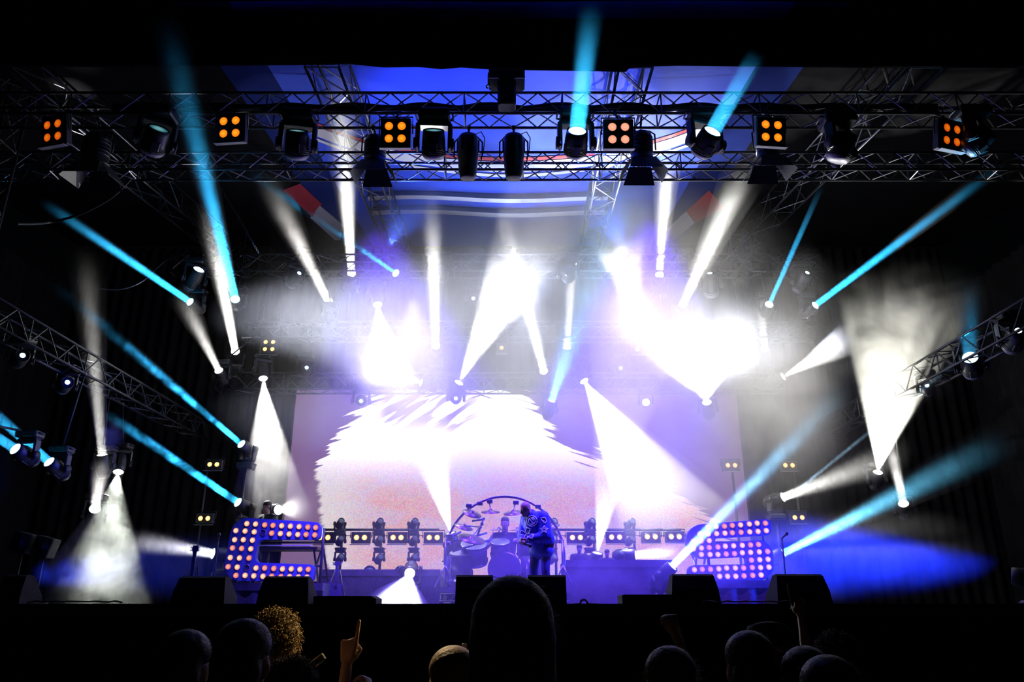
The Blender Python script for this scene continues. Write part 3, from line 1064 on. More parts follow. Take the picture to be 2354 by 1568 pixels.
# heads at the sides of the stage, hung from the side trusses
SB = 5.35
SIDE = [
    ((235, 1046), -7.75, (196, 560), 12.3, 'tall faint white beam on the left', (0.075, 82, WHITE, 0.42, 'area', {'fade': (0.3, 1.0), 'nz': 0.35, 'scale': 1.1})),
    ((218, 1170), -7.75, (238, 1055), 13.0, 'short white beam below the tall faint one at left', (0.075, 62, WHITE, 0.7, 'area', {'fade': (0.2, 1.0), 'nz': 0.5})),
    ((272, 1085), -7.75, (205, 1440), 13.5, 'pale green white cone falling on the left edge of the stage', (0.09, 300, (0.93, 1.0, 0.88), 1.3, 'spot', {'fade': (0.6, 1.0), 'nz': 0.85, 'scale': 1.6, 'dens': 0.30, 'ref': 0.45, 'lo': 0.44, 'hi': 0.58})),
    ((2018, 1086), 7.75, (2085, 640), 13.0, 'big white cone filling with smoke on the right', (0.085, 340, (1.0, 0.99, 0.86), 4.0, 'spot', {'fade': (0.5, 1.0), 'nz': 0.75, 'scale': 1.1, 'dens': 0.35, 'ref': 0.5})),
    ((2077, 1158), 7.75, (2046, 1020), 14.0, 'narrow white beam under the big white cone on the right', (0.075, 42, WHITE, 0.8, 'area', {'fade': (0.4, 1.0), 'nz': 0.6, 'scale': 3})),
    ((113, 1062), -7.75, (-80, 890), 11.0, 'upper thin cyan beam at the left margin', (0.07, 30, CYAN, 0.8, 'area', {'fade': (0.3, 1.0)})),
    ((35, 1032), -7.75, (-60, 970), 11.0, 'lower thin cyan beam at the left margin', (0.07, 24, CYAN, 0.7, 'area', {'fade': (0.3, 1.0)})),
]
for (px, py), X, (ax, ay), aY, lab, bm_ in SIDE:
    A = at_x(px, py, X)
    B = at(ax, ay, aY)
    r0, wpx, colr, lum, kind, kw = bm_
    mover(A, B, 'moving head of the ' + lab, 'hang', 1.0, 'lens_cyan' if colr is CYAN else 'lens_white', None, SB)
    beam(A, B, r0, wpx, colr, lum, 'lit haze of the ' + lab, kind=kind, **kw)

# heads turned to the audience, lens showing
CAMP = V((0, 0, CAM_Z))
for px, py, Y, mode, pole, s, g, off, lab in (
        (457, 620, 15.75, 'hang', None, 1.3, 'lens_cyan', (0.1, 0.3, 0.9), 'moving head with a glowing blue lens at the left end of the hazy truss'),
        (688, 628, 15.75, 'hang', None, 1.1, 'lens_spot', (0.2, 0.3, 0.6), 'moving head with a small pale lens beside the slanting fading beam'),
        (1015, 618, 15.75, 'hang', None, 1.25, 'lens_dark', (0.0, -0.8, 0.3), 'dark moving head above the beam over the left half of the screen'),
        (1308, 620, 15.75, 'hang', None, 1.25, 'lens_dark', (0.0, -0.8, 0.3), 'dark moving head above the short beam right of the centre cloud'),
        (1632, 628, 15.75, 'hang', None, 1.3, 'lens_spot', (0.1, 0.3, 0.9), 'moving head with a pale blue lens beside the broad slanting beam'),
        (1856, 627, 15.75, 'hang', None, 1.2, 'lens_spot', (0.5, 0.2, 0.7), 'moving head with a slim pale lens at the right end of the hazy truss'),
        (1088, 686, 17.0, 'hang', T4Z, 1.05, 'lens_spot', (0, 0, 0), 'moving head with a pale lens just left of the centre cloud'),
        (765, 745, 17.0, 'hang', None, 1.0, 'lens_dark', (0.4, 0.5, -0.6), 'dim moving head lost in the glare under the slanting beam'),
        (705, 845, 17.0, 'hang', T4Z - T4S, 1.05, 'lens_spot', (0.1, 0.1, 0.3), 'moving head with a pale lens in the haze above the left cone'),
        (1427, 846, 17.0, 'hang', T4Z - T4S, 1.0, 'lens_spot', (0.1, 0.1, 0.3), 'moving head with a pale lens right of the blue haze'),
        (830, 922, 17.0, 'hang', None, 1.05, 'lens_spot', (0, 0, 0), 'moving head hanging in front of the top left corner of the screen'),
        (1048, 916, 17.0, 'hang', None, 1.05, 'lens_spot', (0, 0, 0), 'moving head hanging in front of the middle of the screen top'),
        (1485, 925, 17.0, 'hang', None, 0.9, 'lens_white', (0, 0, 0), 'moving head with a small white lens below the largest cloud')):
    A = at(px, py, Y)
    d = (CAMP - A).normalized() + V(off)
    mover(A, A + d, lab, mode, s, g, None, pole, 'fixture_grey')
for px, py, X, off, g, s, lab in (
        (52, 817, -7.75, (0.2, 0, 0.3), 'lens_spot', 0.95, 'moving head with a small cyan lens, the outer one on the left side truss'),
        (155, 879, -7.75, (0.2, 0, 0.3), 'lens_spot', 0.95, 'moving head with a small cyan lens, the inner one on the left side truss'),
        (2230, 822, 7.75, (0, 0, 0.55), 'lens_cyan', 1.25, 'moving head with a large glowing cyan lens on the right side truss'),
        (2341, 760, 7.75, (0.3, 0, 0.5), 'lens_spot', 1.15, 'moving head with a cyan lens at the right margin'),
        (2131, 886, 7.75, (0, 0, 0.3), 'lens_spot', 0.9, 'moving head with a tiny white lens inside the right edge of the big cone')):
    A = at_x(px, py, X)
    d = (CAMP - A).normalized() + V(off)
    mover(A, A + d, lab, 'hang', s, g, None, SB, 'fixture_grey')
A = at_x(2230, 822, 7.75)
beam(A, at(2222, 640, A.y - 1.0), 0.1, 95, CYAN, 0.22, 'faint blue haze rising from the large cyan lens on the right side truss', 0.2, fade=(0.0, 1.0))

# heads standing on the stage
FLOOR = [
    ((555, 1021, 15.6), (90, 625, 11.0), STAGE_Z, 'long cyan beam running up left above the letter sign', (0.055, 46, CYAN, 1.0, 'area', {'fade': (0.0, 0.95), 'nz': 0.8, 'scale': 2.2, 'lo': 0.42, 'hi': 0.6})),
    ((547, 1155, 15.0), (235, 945, 12.2), STAGE_Z, 'broken cyan beam that ends at the musician on the left', (0.065, 32, CYAN, 1.5, 'area', {'fade': (0.2, 1.0), 'nz': 0.85, 'scale': 2.6, 'lo': 0.42, 'hi': 0.6})),
    ((490, 1273, 14.0), (300, 1240, 13.0), STAGE_Z, 'low white beam pointing left past the guitar', (0.08, 80, (0.85, 0.85, 1.0), 0.9, 'area', {'fade': (0.0, 1.0)})),
    ((942, 1318, 14.6), (905, 1440, 12.0), STAGE_Z, 'white beam spilling forward on the stage lip', (0.09, 170, (0.85, 0.85, 1.0), 2.6, 'spot', {'fade': (0.85, 1.0)})),
    ((1036, 1226, 15.2), (985, 1020, 14.6), STAGE_Z, 'white beam rising at the left of the drum hoop', (0.08, 110, WHITE, 1.6, 'spot', {'fade': (0.0, 1.0), 'dens': 0.35})),
    ((1373, 1272, 15.2), (1405, 1080, 14.6), STAGE_Z, 'white beam rising from the table on the right', (0.08, 90, WHITE, 1.5, 'spot', {'fade': (0.1, 1.0), 'dens': 0.35})),
    ((1461, 1276, 15.2), (1580, 1268, 14.8), STAGE_Z, 'short white beam pointing right behind the right table', (0.08, 60, WHITE, 1.2, 'area', {'fade': (0.2, 1.0)})),
    ((1545, 1302, 13.4), (1965, 870, 11.5), STAGE_Z, 'long pale blue beam passing behind the right letter sign', (0.06, 85, (0.25, 0.65, 1.0), 1.3, 'area', {'fade': (0.2, 1.0), 'nz': 0.4, 'scale': 2})),
    ((1801, 1272, 14.0), (2330, 1005, 12.0), STAGE_Z, 'long cyan beam rising to the right from the right letter sign', (0.06, 110, (0.15, 0.65, 1.0), 1.1, 'area', {'fade': (0.1, 1.0), 'nz': 0.35, 'scale': 2})),
    ((1800, 1143, 15.8), (1925, 1098, 14.8), STAGE_Z, 'short white cone pointing right above the right letter sign', (0.08, 62, WHITE, 1.3, 'area', {'fade': (0.3, 1.0), 'nz': 0.4, 'scale': 2})),
    ((640, 1172, 15.0), (705, 1165, 14.2), STAGE_Z, 'white glow behind the musician at the letter sign', (0.09, 90, WHITE, 1.6, 'spot', {'fade': (0.0, 1.0), 'dens': 0.4})),
    ((2328, 1324, 10.9), (1900, 1268, 12.2), STAGE_Z, 'deep blue beam crossing from the right margin', (0.09, 190, BLUE, 0.0, 'area', {'fade': (0.9, 1.0), 'nz': 0.5, 'dens': 0.25})),
]
for lens, aim, pole, lab, bm_ in FLOOR:
    A, B = at(*lens), at(*aim)
    r0, wpx, colr, lum, kind, kw = bm_
    white = colr[0] > 0.5
    mover(A, B, 'moving head of the ' + lab, 'stand', 1.0, 'lens_white' if white else ('lens_blue' if colr is BLUE else 'lens_cyan'), None, pole)
    if lum > 0:
        beam(A, B, r0, wpx, colr, lum, 'lit haze of the ' + lab, kind=kind, **kw)
A, B = at(1805, 1150, 15.8), at(1968, 1018, 14.5)
beam(A, B, 0.03, 9, (0.4, 0.7, 1.0), 0.35, 'hair thin blue haze rising above the short white cone on the right', 0.3, fade=(0.3, 1.0))

# ------------------------------------------------------------------ video screen
SCR_Y = 18.0
c0, c1 = at(640, 1337, SCR_Y), at(1735, 897, SCR_Y)
SX0, SX1, SZ0, SZ1 = at(640, 1337, SCR_Y).x, at(1735, 1337, SCR_Y).x, c0.z, c1.z
SW, SH = SX1 - SX0, SZ1 - SZ0
scr = thing('video_screen', 'huge video screen behind the band showing a white furry shape on mauve', 'screen', ((SX0 + SX1) / 2, SCR_Y, SZ0))


def screen_material():
    m = bpy.data.materials.new('screen_picture')
    m.use_nodes = True
    nt = m.node_tree
    nt.nodes.clear()
    N, Lk = nt.nodes.new, nt.links.new

    def math_(op, a, b=None, c=None):
        x = N('ShaderNodeMath')
        x.operation = op
        for i, s in enumerate((a, b, c)):
            if s is None:
                continue
            if isinstance(s, (int, float)):
                x.inputs[i].default_value = s
            else:
                Lk(s, x.inputs[i])
        return x.outputs[0]

    def ramp(s, a, b, c=0.0, d=1.0, smooth=True):
        r = N('ShaderNodeMapRange')
        r.interpolation_type = 'SMOOTHSTEP' if smooth else 'LINEAR'
        for k, vv in (('From Min', a), ('From Max', b), ('To Min', c), ('To Max', d)):
            r.inputs[k].default_value = vv
        Lk(s, r.inputs['Value'])
        return r.outputs['Result']

    def mix(f, a, b):
        x = N('ShaderNodeMix')
        x.data_type = 'RGBA'
        for i, s in ((0, f), (6, a), (7, b)):
            if isinstance(s, tuple):
                x.inputs[i].default_value = (*s, 1)
            elif isinstance(s, (int, float)):
                x.inputs[i].default_value = s
            else:
                Lk(s, x.inputs[i])
        return x.outputs[2]

    def noise_(vec, scale, detail=3, dist=0.0):
        n_ = N('ShaderNodeTexNoise')
        n_.inputs['Scale'].default_value = scale
        n_.inputs['Detail'].default_value = detail
        n_.inputs['Distortion'].default_value = dist
        Lk(vec, n_.inputs['Vector'])
        return n_
    tc = N('ShaderNodeTexCoord')
    uv = tc.outputs['UV']
    sp = N('ShaderNodeSeparateXYZ')
    Lk(uv, sp.inputs[0])
    u, v = sp.outputs['X'], sp.outputs['Y']
    # outline of the white shape, as height over width of the screen
    fc = N('ShaderNodeFloatCurve')
    px = [(640, 1250), (690, 1140), (700, 1095), (720, 1050), (748, 1000), (790, 955), (830, 915), (865, 880), (1170, 880), (1205, 905), (1245, 945), (1275, 985), (1310, 1022), (1350, 1045), (1400, 1055), (1470, 1075), (1560, 1120), (1640, 1190), (1735, 1260)]
    cv = fc.mapping.curves[0]
    pts = [((x - 640) / 1095.0, max(0, min(1, (1337 - y) / 440.0))) for x, y in px]
    while len(cv.points) < len(pts):
        cv.points.new(0.5, 0.5)
    for p, (a, b_) in zip(cv.points, pts):
        p.location = (a, b_)
        p.handle_type = 'AUTO'
    fc.mapping.update()
    Lk(u, fc.inputs['Value'])
    # fur: noise drawn out along the lie of the hair
    mp = N('ShaderNodeMapping')
    mp.vector_type = 'TEXTURE'
    mp.inputs['Rotation'].default_value = (0, 0, math.radians(-38))
    mp.inputs['Scale'].default_value = (0.24, 0.020, 1)
    mir = N('ShaderNodeCombineXYZ')
    Lk(math_('ABSOLUTE', math_('SUBTRACT', u, 0.42)), mir.inputs[0])
    Lk(v, mir.inputs[1])
    Lk(mir.outputs[0], mp.inputs['Vector'])
    fur = noise_(mp.outputs[0], 1.0, 4, 0.4)
    edge = math_('ADD', math_('SUBTRACT', fc.outputs[0], v), math_('MULTIPLY', math_('SUBTRACT', fur.outputs['Fac'], 0.5), 0.42))
    left = math_('SUBTRACT', math_('SUBTRACT', u, 0.098), math_('MULTIPLY', math_('SUBTRACT', 0.55, v), -0.0))
    left = ramp(math_('ADD', math_('SUBTRACT', u, math_('SUBTRACT', 0.10, math_('MULTIPLY', v, 0.082))), math_('MULTIPLY', math_('SUBTRACT', fur.outputs['Fac'], 0.5), 0.03)), 0.0, 0.012)
    shape = math_('MULTIPLY', ramp(edge, 0.0, 0.035), left)
    # dark strands inside the top of the fur
    mp2 = N('ShaderNodeMapping')
    mp2.vector_type = 'TEXTURE'
    mp2.inputs['Rotation'].default_value = (0, 0, math.radians(58))
    mp2.inputs['Scale'].default_value = (0.28, 0.035, 1)
    Lk(uv, mp2.inputs['Vector'])
    st = noise_(mp2.outputs[0], 1.3, 2, 0.5)
    strand = math_('MULTIPLY', ramp(st.outputs['Fac'], 0.43, 0.51), math_('MULTIPLY', ramp(v, 0.70, 0.86), math_('MULTIPLY', ramp(u, 0.16, 0.22), ramp(u, 0.44, 0.36))))
    # speckle of single diodes
    q = N('ShaderNodeVectorMath')
    q.operation = 'MULTIPLY'
    q.inputs[1].default_value = (640, 262, 1)
    Lk(uv, q.inputs[0])
    fl = N('ShaderNodeVectorMath')
    fl.operation = 'FLOOR'
    Lk(q.outputs[0], fl.inputs[0])
    wn = N('ShaderNodeTexWhiteNoise')
    wn.noise_dimensions = '3D'
    Lk(fl.outputs[0], wn.inputs['Vector'])
    big = noise_(uv, 9.0, 5, 0.6)
    big2 = noise_(uv, 5.0, 4, 1.2)
    pink = mix(ramp(big.outputs['Fac'], 0.42, 0.62), (1.0, 0.43, 0.38), (0.88, 0.52, 0.68))
    pink = mix(ramp(big2.outputs['Fac'], 0.56, 0.70, 0, 0.55), pink, (0.50, 0.55, 0.85))
    pink = mix(0.36, pink, wn.outputs['Color'])
    rim = mix(0.22, (0.95, 0.88, 0.97), wn.outputs['Color'])
    lowf = ramp(v, 0.84, 0.36)
    core = math_('MULTIPLY', lowf, 1.0)
    furc = mix(core, (1, 1, 1), pink)
    side = ramp(u, 0.22, 0.08)
    furc = mix(math_('MULTIPLY', side, 0.8), furc, rim)
    furc = mix(strand, furc, (0.42, 0.30, 0.62))
    bgn = noise_(uv, 2.5, 3, 0.3)
    bg = mix(bgn.outputs['Fac'], (0.20, 0.10, 0.26), (0.36, 0.22, 0.40))
    colr = mix(shape, bg, furc)
    stren = mix(shape, (0.75, 0.75, 0.75), mix(strand, mix(ramp(v, 0.88, 0.45), (2.2, 2.2, 2.2), (0.85, 0.85, 0.85)), (0.8, 0.8, 0.8)))
    e = N('ShaderNodeEmission')
    Lk(colr, e.inputs['Color'])
    sep = N('ShaderNodeSeparateColor')
    Lk(stren, sep.inputs[0])
    Lk(sep.outputs[0], e.inputs['Strength'])
    out = N('ShaderNodeOutputMaterial')
    Lk(e.outputs[0], out.inputs[0])
    return m


me = bpy.data.meshes.new('display')
me.from_pydata([(-SW / 2, 0, 0), (SW / 2, 0, 0), (SW / 2, 0, SH), (-SW / 2, 0, SH)], [], [(0, 1, 2, 3)])
ul = me.uv_layers.new(name='uv')
for i, c in enumerate(((0, 0), (1, 0), (1, 1), (0, 1))):
    ul.data[i].uv = c
me.materials.append(screen_material())
link('display', me, scr)
b = MB()
b.box((0, 0.10, SH / 2), (SW + 0.1, 0.16, SH + 0.1))
for k in range(9):
    b.box((-SW / 2 + SW * k / 8, 0.22, SH / 2), (0.06, 0.1, SH))
b.build('cabinet', 'case', scr)
for k in range(9):
    b = MB()
    b.bar((-SW / 2 + SW * k / 8, 0.24, SH / 2), (-SW / 2 + SW * k / 8, 0.24, STAGE_Z - SZ0), 0.05, 8)
    b.build('leg', 'truss_black', scr)

# ------------------------------------------------------------------ risers and tables
def riser(px0, px1, pytop, Y, depth, label, name='riser', cat='riser', m='deck', legs=True):
    a, c = at(px0, pytop, Y), at(px1, pytop, Y)
    h = a.z - STAGE_Z
    t = thing(name, label, cat, ((a.x + c.x) / 2, Y, STAGE_Z))
    wd = c.x - a.x
    mb = MB()
    mb.box((0, depth / 2, h - 0.06), (wd, depth, 0.12))
    mb.build('platform', m, t)
    mb = MB()
    n = max(6, int(wd * 16))
    vs = []
    for i in range(n + 1):
        x = -wd / 2 + wd * i / n
        y = 0.02 + 0.012 * math.sin(i * 1.3)
        vs += [(x, y, 0), (x, y, h - 0.12)]
    mb.add(vs, [(2 * i, 2 * i + 2, 2 * i + 3, 2 * i + 1) for i in range(n)], 0, True)
    mb.box((-wd / 2 + 0.01, depth / 2, (h - 0.12) / 2), (0.02, depth - 0.1, h - 0.12))
    mb.box((wd / 2 - 0.01, depth / 2, (h - 0.12) / 2), (0.02, depth - 0.1, h - 0.12))
    mb.build('skirt', 'cloth_grey', t)
    return t, h


riser(512, 742, 1340, 13.0, 1.9, 'dark riser under the left letter sign')
riser(1560, 1800, 1334, 13.0, 1.9, 'dark riser under the right letter sign')
riser(1300, 1545, 1287, 13.6, 1.5, 'hazy cloth fronted table block right of the drum hoop', 'riser', 'riser', 'cloth_grey')
riser(735, 1012, 1309, 15.3, 1.8, 'low dark riser in front of the screen, left of the drum hoop')
# drum riser on an open truss base
DY = 13.4
a, c = at(1012, 1350, DY), at(1308, 1350, DY)
DZ = a.z
t = thing('drum_riser', 'drum riser on truss legs under the hoop', 'riser', ((a.x + c.x) / 2, DY + 1.1, STAGE_Z))
hw = (c.x - a.x) / 2
mb = MB()
mb.box((0, 0, DZ - STAGE_Z - 0.04), (2 * hw, 2.4, 0.08))
mb.build('platform', 'deck', t)
mb = MB()
for y in (-1.17, 1.17):
    for z in (DZ - STAGE_Z - 0.1, DZ - STAGE_Z - 0.22):
        mb.bar((-hw, y, z), (hw, y, z), 0.018, 6)
    k = 24
    for i in range(k):
        x0, x1 = -hw + 2 * hw * i / k, -hw + 2 * hw * (i + 1) / k
        z0, z1 = (DZ - STAGE_Z - 0.1, DZ - STAGE_Z - 0.22) if i % 2 else (DZ - STAGE_Z - 0.22, DZ - STAGE_Z - 0.1)
        mb.bar((x0, y, z0), (x1, y, z1), 0.01, 5)
mb.build('lattice', 'truss', t)
for x in (-hw + 0.03, 0, hw - 0.03):
    for y in (-1.15, 1.15):
        mb = MB()
        mb.bar((x, y, 0), (x, y, DZ - STAGE_Z - 0.08), 0.025, 8)
        mb.build('leg', 'truss', t)

# ------------------------------------------------------------------ letter signs
def smooth_poly(pts, r=0.35, n=5):
    out = []
    N = len(pts)
    for i in range(N):
        p0, p, p2 = V((*pts[i - 1], 0)), V((*pts[i][:2], 0)), V((*pts[(i + 1) % N], 0))
        a, c = (p0 - p), (p2 - p)
        d = min(14.0, a.length * 0.45, c.length * 0.45)
        a, c = p + a.normalized() * d, p + c.normalized() * d
        for k in range(n):
            t = k / (n - 1)
            q = a * (1 - t) ** 2 + p * 2 * t * (1 - t) + c * t ** 2
            out.append((q.x, q.y))
    return out


def letter_sign(label, outline, bulbs, Y, yaw_dx, dark=()):
    """Flat letter-shaped board, slightly turned: depth grows by yaw_dx per pixel to the right."""
    xc = sum(p[0] for p in outline) / len(outline)
    base = at(xc, max(p[1] for p in outline), Y)
    t = thing('letter_sign', label, 'sign', base)

    def fn(x, y, dep):
        return at(x, y, Y + (x - xc) * yaw_dx) + V((0, dep, 0)) - base
    mb = MB()
    poly = smooth_poly(outline)
    from mathutils.geometry import tessellate_polygon
    tri = tessellate_polygon([[V((x, -y, 0)) for x, y in poly]])
    n = len(poly)
    vs = [fn(x, y, 0) for x, y in poly] + [fn(x, y, 0.14) for x, y in poly]
    mb.add(vs, [tuple(f) for f in tri], 0)
    mb.add(vs, [tuple(i + n for i in f) for f in tri], 1)
    mb.add(vs, [(i, n + i, n + (i + 1) % n, (i + 1) % n) for i in range(n)], 1)
    mb.build('board', ['blue_panel', 'sign_edge'], t)
    if 'bulb' not in MESH:
        q = MB()
        q.lathe([(0.043, 0), (0.043, 0.012), (0.03, 0.026), (0.010, 0.034)], 16)
        MESH['bulb'] = q.mesh('bulb', ['sign_bulb'])
        MESH['bulb_dim'] = MESH['bulb'].copy()
        MESH['bulb_dim'].materials[0] = M['sign_bulb_dim']
        q = MB()
        q.lathe([(0.044, 0), (0.044, 0.012), (0.03, 0.006)], 16)
        MESH['bulb_out'] = q.mesh('bulb', ['sign_edge'])
        q = MB()
        q.lathe([(0.050, -0.004), (0.050, 0.014), (0.044, 0.014), (0.044, 0.0)], 16)
        MESH['rim'] = q.mesh('rim', ['socket'])
    for i, (x, y) in enumerate(bulbs):
        key = 'bulb_out' if (x, y) in dark else ('bulb_dim' if (i * 7) % 5 in (1, 4) else 'bulb')
        o = link('bulb', MESH[key], t)
        o.location = fn(x, y, -0.004)
        o.rotation_euler = (PI / 2, 0, 0)
        r = link('rim', MESH['rim'], o)
    # stand behind
    mb = MB()
    zt = fn(xc, min(p[1] for p in outline) + 20, 0).z
    for x in (min(p[0] for p in outline) + 60, max(p[0] for p in outline) - 8):
        q0 = fn(x, 1320, 0.2)
        mb.bar((q0.x, q0.y, -0.05), (q0.x, q0.y, zt), 0.025, 8)
        mb.bar((q0.x, q0.y + 0.7, -0.05), (q0.x, q0.y, zt * 0.7), 0.02, 8)
    for yy in (1245, 1300):
        q0, q1 = fn(min(p[0] for p in outline) + 30, yy, 0.2), fn(max(p[0] for p in outline) - 8, yy, 0.2)
        mb.bar(q0, q1, 0.02, 8)
    mb.build('stand', 'truss_black', t)
    return t


c_bulbs = [(568, 1204), (588, 1205), (609, 1207), (628, 1208), (648, 1209), (668, 1210), (688, 1211), (708, 1212), (726, 1213),
           (543, 1220), (564, 1221), (585, 1223), (605, 1224), (625, 1226), (645, 1227), (665, 1228), (685, 1229), (704, 1229), (724, 1230),
           (540, 1241), (560, 1241), (581, 1242), (535, 1260), (556, 1261), (577, 1262), (530, 1282), (551, 1283), (573, 1283),
           (525, 1303), (546, 1304), (568, 1305), (589, 1306), (609, 1306), (630, 1307), (650, 1308), (670, 1308), (690, 1309), (709, 1309),
           (543, 1323), (564, 1323), (584, 1324), (605, 1325), (625, 1325), (646, 1326), (666, 1326), (686, 1327), (706, 1327)]
c_out = [(556, 1190), (738, 1201), (735, 1241), (593, 1240), (585, 1293), (724, 1298), (719, 1339), (534, 1335), (514, 1310), (532, 1212)]
letter_sign('blue letter C sign studded with glowing bulbs, on the left riser', c_out, c_bulbs, 13.2, 0.0012, {(605, 1224), (568, 1305)})
s_bulbs = [(1628, 1212), (1646, 1211), (1665, 1210), (1683, 1208), (1702, 1207), (1722, 1205), (1740, 1203), (1759, 1203), (1609, 1228), (1628, 1228), (1647, 1227), (1666, 1226), (1683, 1225), (1703, 1224), (1723, 1223), (1742, 1222), (1761, 1220),
           (1594, 1245), (1612, 1244), (1630, 1243), (1594, 1262), (1612, 1260), (1630, 1259), (1650, 1258), (1667, 1256), (1686, 1255), (1706, 1254), (1725, 1253), (1743, 1252),
           (1612, 1275), (1632, 1275), (1650, 1275), (1669, 1274), (1688, 1273), (1706, 1271), (1725, 1270), (1745, 1269), (1764, 1268),
           (1727, 1288), (1746, 1287), (1765, 1286), (1596, 1310), (1614, 1309), (1633, 1309), (1652, 1308), (1670, 1306), (1690, 1306), (1709, 1306), (1729, 1305), (1748, 1305), (1767, 1304),
           (1598, 1327), (1617, 1326), (1635, 1326), (1654, 1325), (1672, 1325), (1691, 1325), (1710, 1324), (1730, 1323), (1749, 1322)]
s_out = [(1600, 1206), (1772, 1193), (1774, 1230), (1645, 1237), (1643, 1249), (1755, 1241), (1777, 1262), (1779, 1312), (1758, 1334), (1583, 1337), (1582, 1300), (1716, 1297), (1715, 1280), (1606, 1285), (1580, 1266), (1578, 1226)]
letter_sign('blue letter S sign studded with bulbs, veiled in haze on the right riser', s_out, s_bulbs, 13.2, -0.0006)

# console tables behind the letters
for px0, px1, lab in ((575, 735, 'black keyboard table behind the left letter sign'), (1590, 1760, 'black keyboard table behind the right letter sign')):
    a, c = at(px0, 1262, 14.3), at(px1, 1262, 14.3)
    t = thing('keyboard_table', lab, 'table', ((a.x + c.x) / 2, 14.4, STAGE_Z + 0.37))
    mb = MB()
    mb.box((0, 0, a.z - STAGE_Z - 0.37), (c.x - a.x, 0.6, 0.05))
    mb.build('table_top', 'fixture', t)
    mb = MB()
    for i in range(30):
        mb.box((-0.5 + i * 0.034, -0.2, a.z - STAGE_Z - 0.37 + 0.05), (0.03, 0.15, 0.02))
    mb.build('keys', 'white_plastic', t)
    for sx in (-1, 1):
        mb = MB()
        mb.bar((sx * (c.x - a.x) / 2 * 0.9, -0.25, 0), (sx * (c.x - a.x) / 2 * 0.9, 0.25, a.z - STAGE_Z - 0.4), 0.02, 6)
        mb.bar((sx * (c.x - a.x) / 2 * 0.9, 0.25, 0), (sx * (c.x - a.x) / 2 * 0.9, -0.25, a.z - STAGE_Z - 0.4), 0.02, 6)
        mb.build('leg', 'truss_black', t)

# ------------------------------------------------------------------ light stands in front of the screen
SY = 16.4
P0, P1 = at(728, 1218, SY), at(1010, 1218, SY)
Q0, Q1 = at(1262, 1218, SY), at(1565, 1218, SY)
for A, B, lab in ((P0, P1, 'long horizontal lighting bar in front of the screen, left of the drum hoop'), (Q0, Q1, 'long horizontal lighting bar in front of the screen, right of the drum hoop')):
    mb = MB()
    mb.bar(A, B, 0.026, 8)
    mb.bar(A - V((0, 0, 0.12)), B - V((0, 0, 0.12)), 0.008, 5)
    tag(mb.build('lighting_bar', 'truss_black'), lab, 'bar')
ORD = {787: 'first pole from the left letter sign', 877: 'second pole from the left letter sign', 957: 'pole nearest the left of the drum hoop',
       1277: 'pole nearest the right of the drum hoop', 1365: 'middle pole right of the drum hoop', 1457: 'pole farthest right of the drum hoop'}
for px in ORD:
    top = at(px, 1186, SY)
    t = thing('light_stand', 'dark upright of three lamps: ' + ORD[px], 'light stand', (top.x, SY + 0.12, STAGE_Z))
    mb = MB()
    mb.bar((0, 0, 0), (0, 0, top.z - STAGE_Z - 0.1), 0.028, 8)
    mb.build('pole', 'truss_black', t)
    for k in range(3):
        a = k * 2 * PI / 3 + 0.5
        mb = MB()
        mb.bar((0, 0, 0.3), (0.35 * math.cos(a), 0.35 * math.sin(a), 0.02), 0.014, 6)
        mb.build('leg', 'truss_black', t)
    for py, wd in ((1194, 'top'), (1234, 'middle'), (1276, 'bottom')):
        A = at(px - 2, py + 3, SY - 0.20)
        d = V((0.35, -0.75, 0.35)).normalized()
        mover(A, A + d, wd + ' small moving head on the ' + ORD[px], 'stand' if py < 1200 else 'hang', 0.60, 'lens_dark', 'moving heads on the light stands')
for px, py, lab in ((745, 1236, 'amber two lamp blinder beside the left letter sign'), (829, 1236, 'amber two lamp blinder between the first and second poles'),
                    (913, 1236, 'amber two lamp blinder between the second and third poles'), (996, 1236, 'amber two lamp blinder just left of the drum hoop'),
                    (1325, 1236, 'amber two lamp blinder just right of the drum hoop'), (1415, 1235, 'amber two lamp blinder above the seated pair on the right'),
                    (1497, 1234, 'amber two lamp blinder in the glare left of the right letter sign'), (1552, 1234, 'amber two lamp blinder nearest the right letter sign')):
    blinder(at(px, py, SY - 0.1), lab, 2, 1, 'warm', 0.165, 0.055, group='two lamp blinders under the lighting bars', rise=0.0)
for px, py, lab in ((491, 1068, 'amber two lamp blinder high in the dark on the left'), (470, 1192, 'amber two lamp blinder low in the dark left of the letter sign'),
                    (1681, 1070, 'pale two lamp blinder high above the right letter sign, the left one'), (1813, 1070, 'pale two lamp blinder high above the right letter sign, the right one'),
                    (1835, 1190, 'pale two lamp blinder right of the right letter sign')):
    p = at(px, py, 17.0)
    blinder(p, lab, 2, 1, 'warm', 0.16, 0.052, group='two lamp blinders on the tall poles', rise=0.0)
for px, lab in ((480, 'tall black pole carrying two amber blinders on the left'), (1681, 'tall black pole above the right letter sign, the left one'), (1822, 'tall black pole carrying two pale blinders on the right')):
    p = at(px, 1055, 17.25)
    mb = MB()
    mb.bar((p.x, 17.25, STAGE_Z), (p.x, 17.25, p.z), 0.03, 8)
    mb.lathe([(0.3, 0), (0.3, 0.02), (0.05, 0.04)], 20, (p.x, 17.25, STAGE_Z))
    tag(mb.build('lighting_pole', 'truss_black'), lab, 'pole')
for px, py, lab in ((850, 1326, 'dark moving head resting on the low riser, left of the pair'), (922, 1326, 'dark moving head resting on the low riser, right of the pair')):
    A = at(px, py - 12, 15.6)
    mover(A, A + V((0.3, -0.8, 0.3)), lab, 'stand', 1.1, 'lens_dark', 'dark moving heads on the low riser')

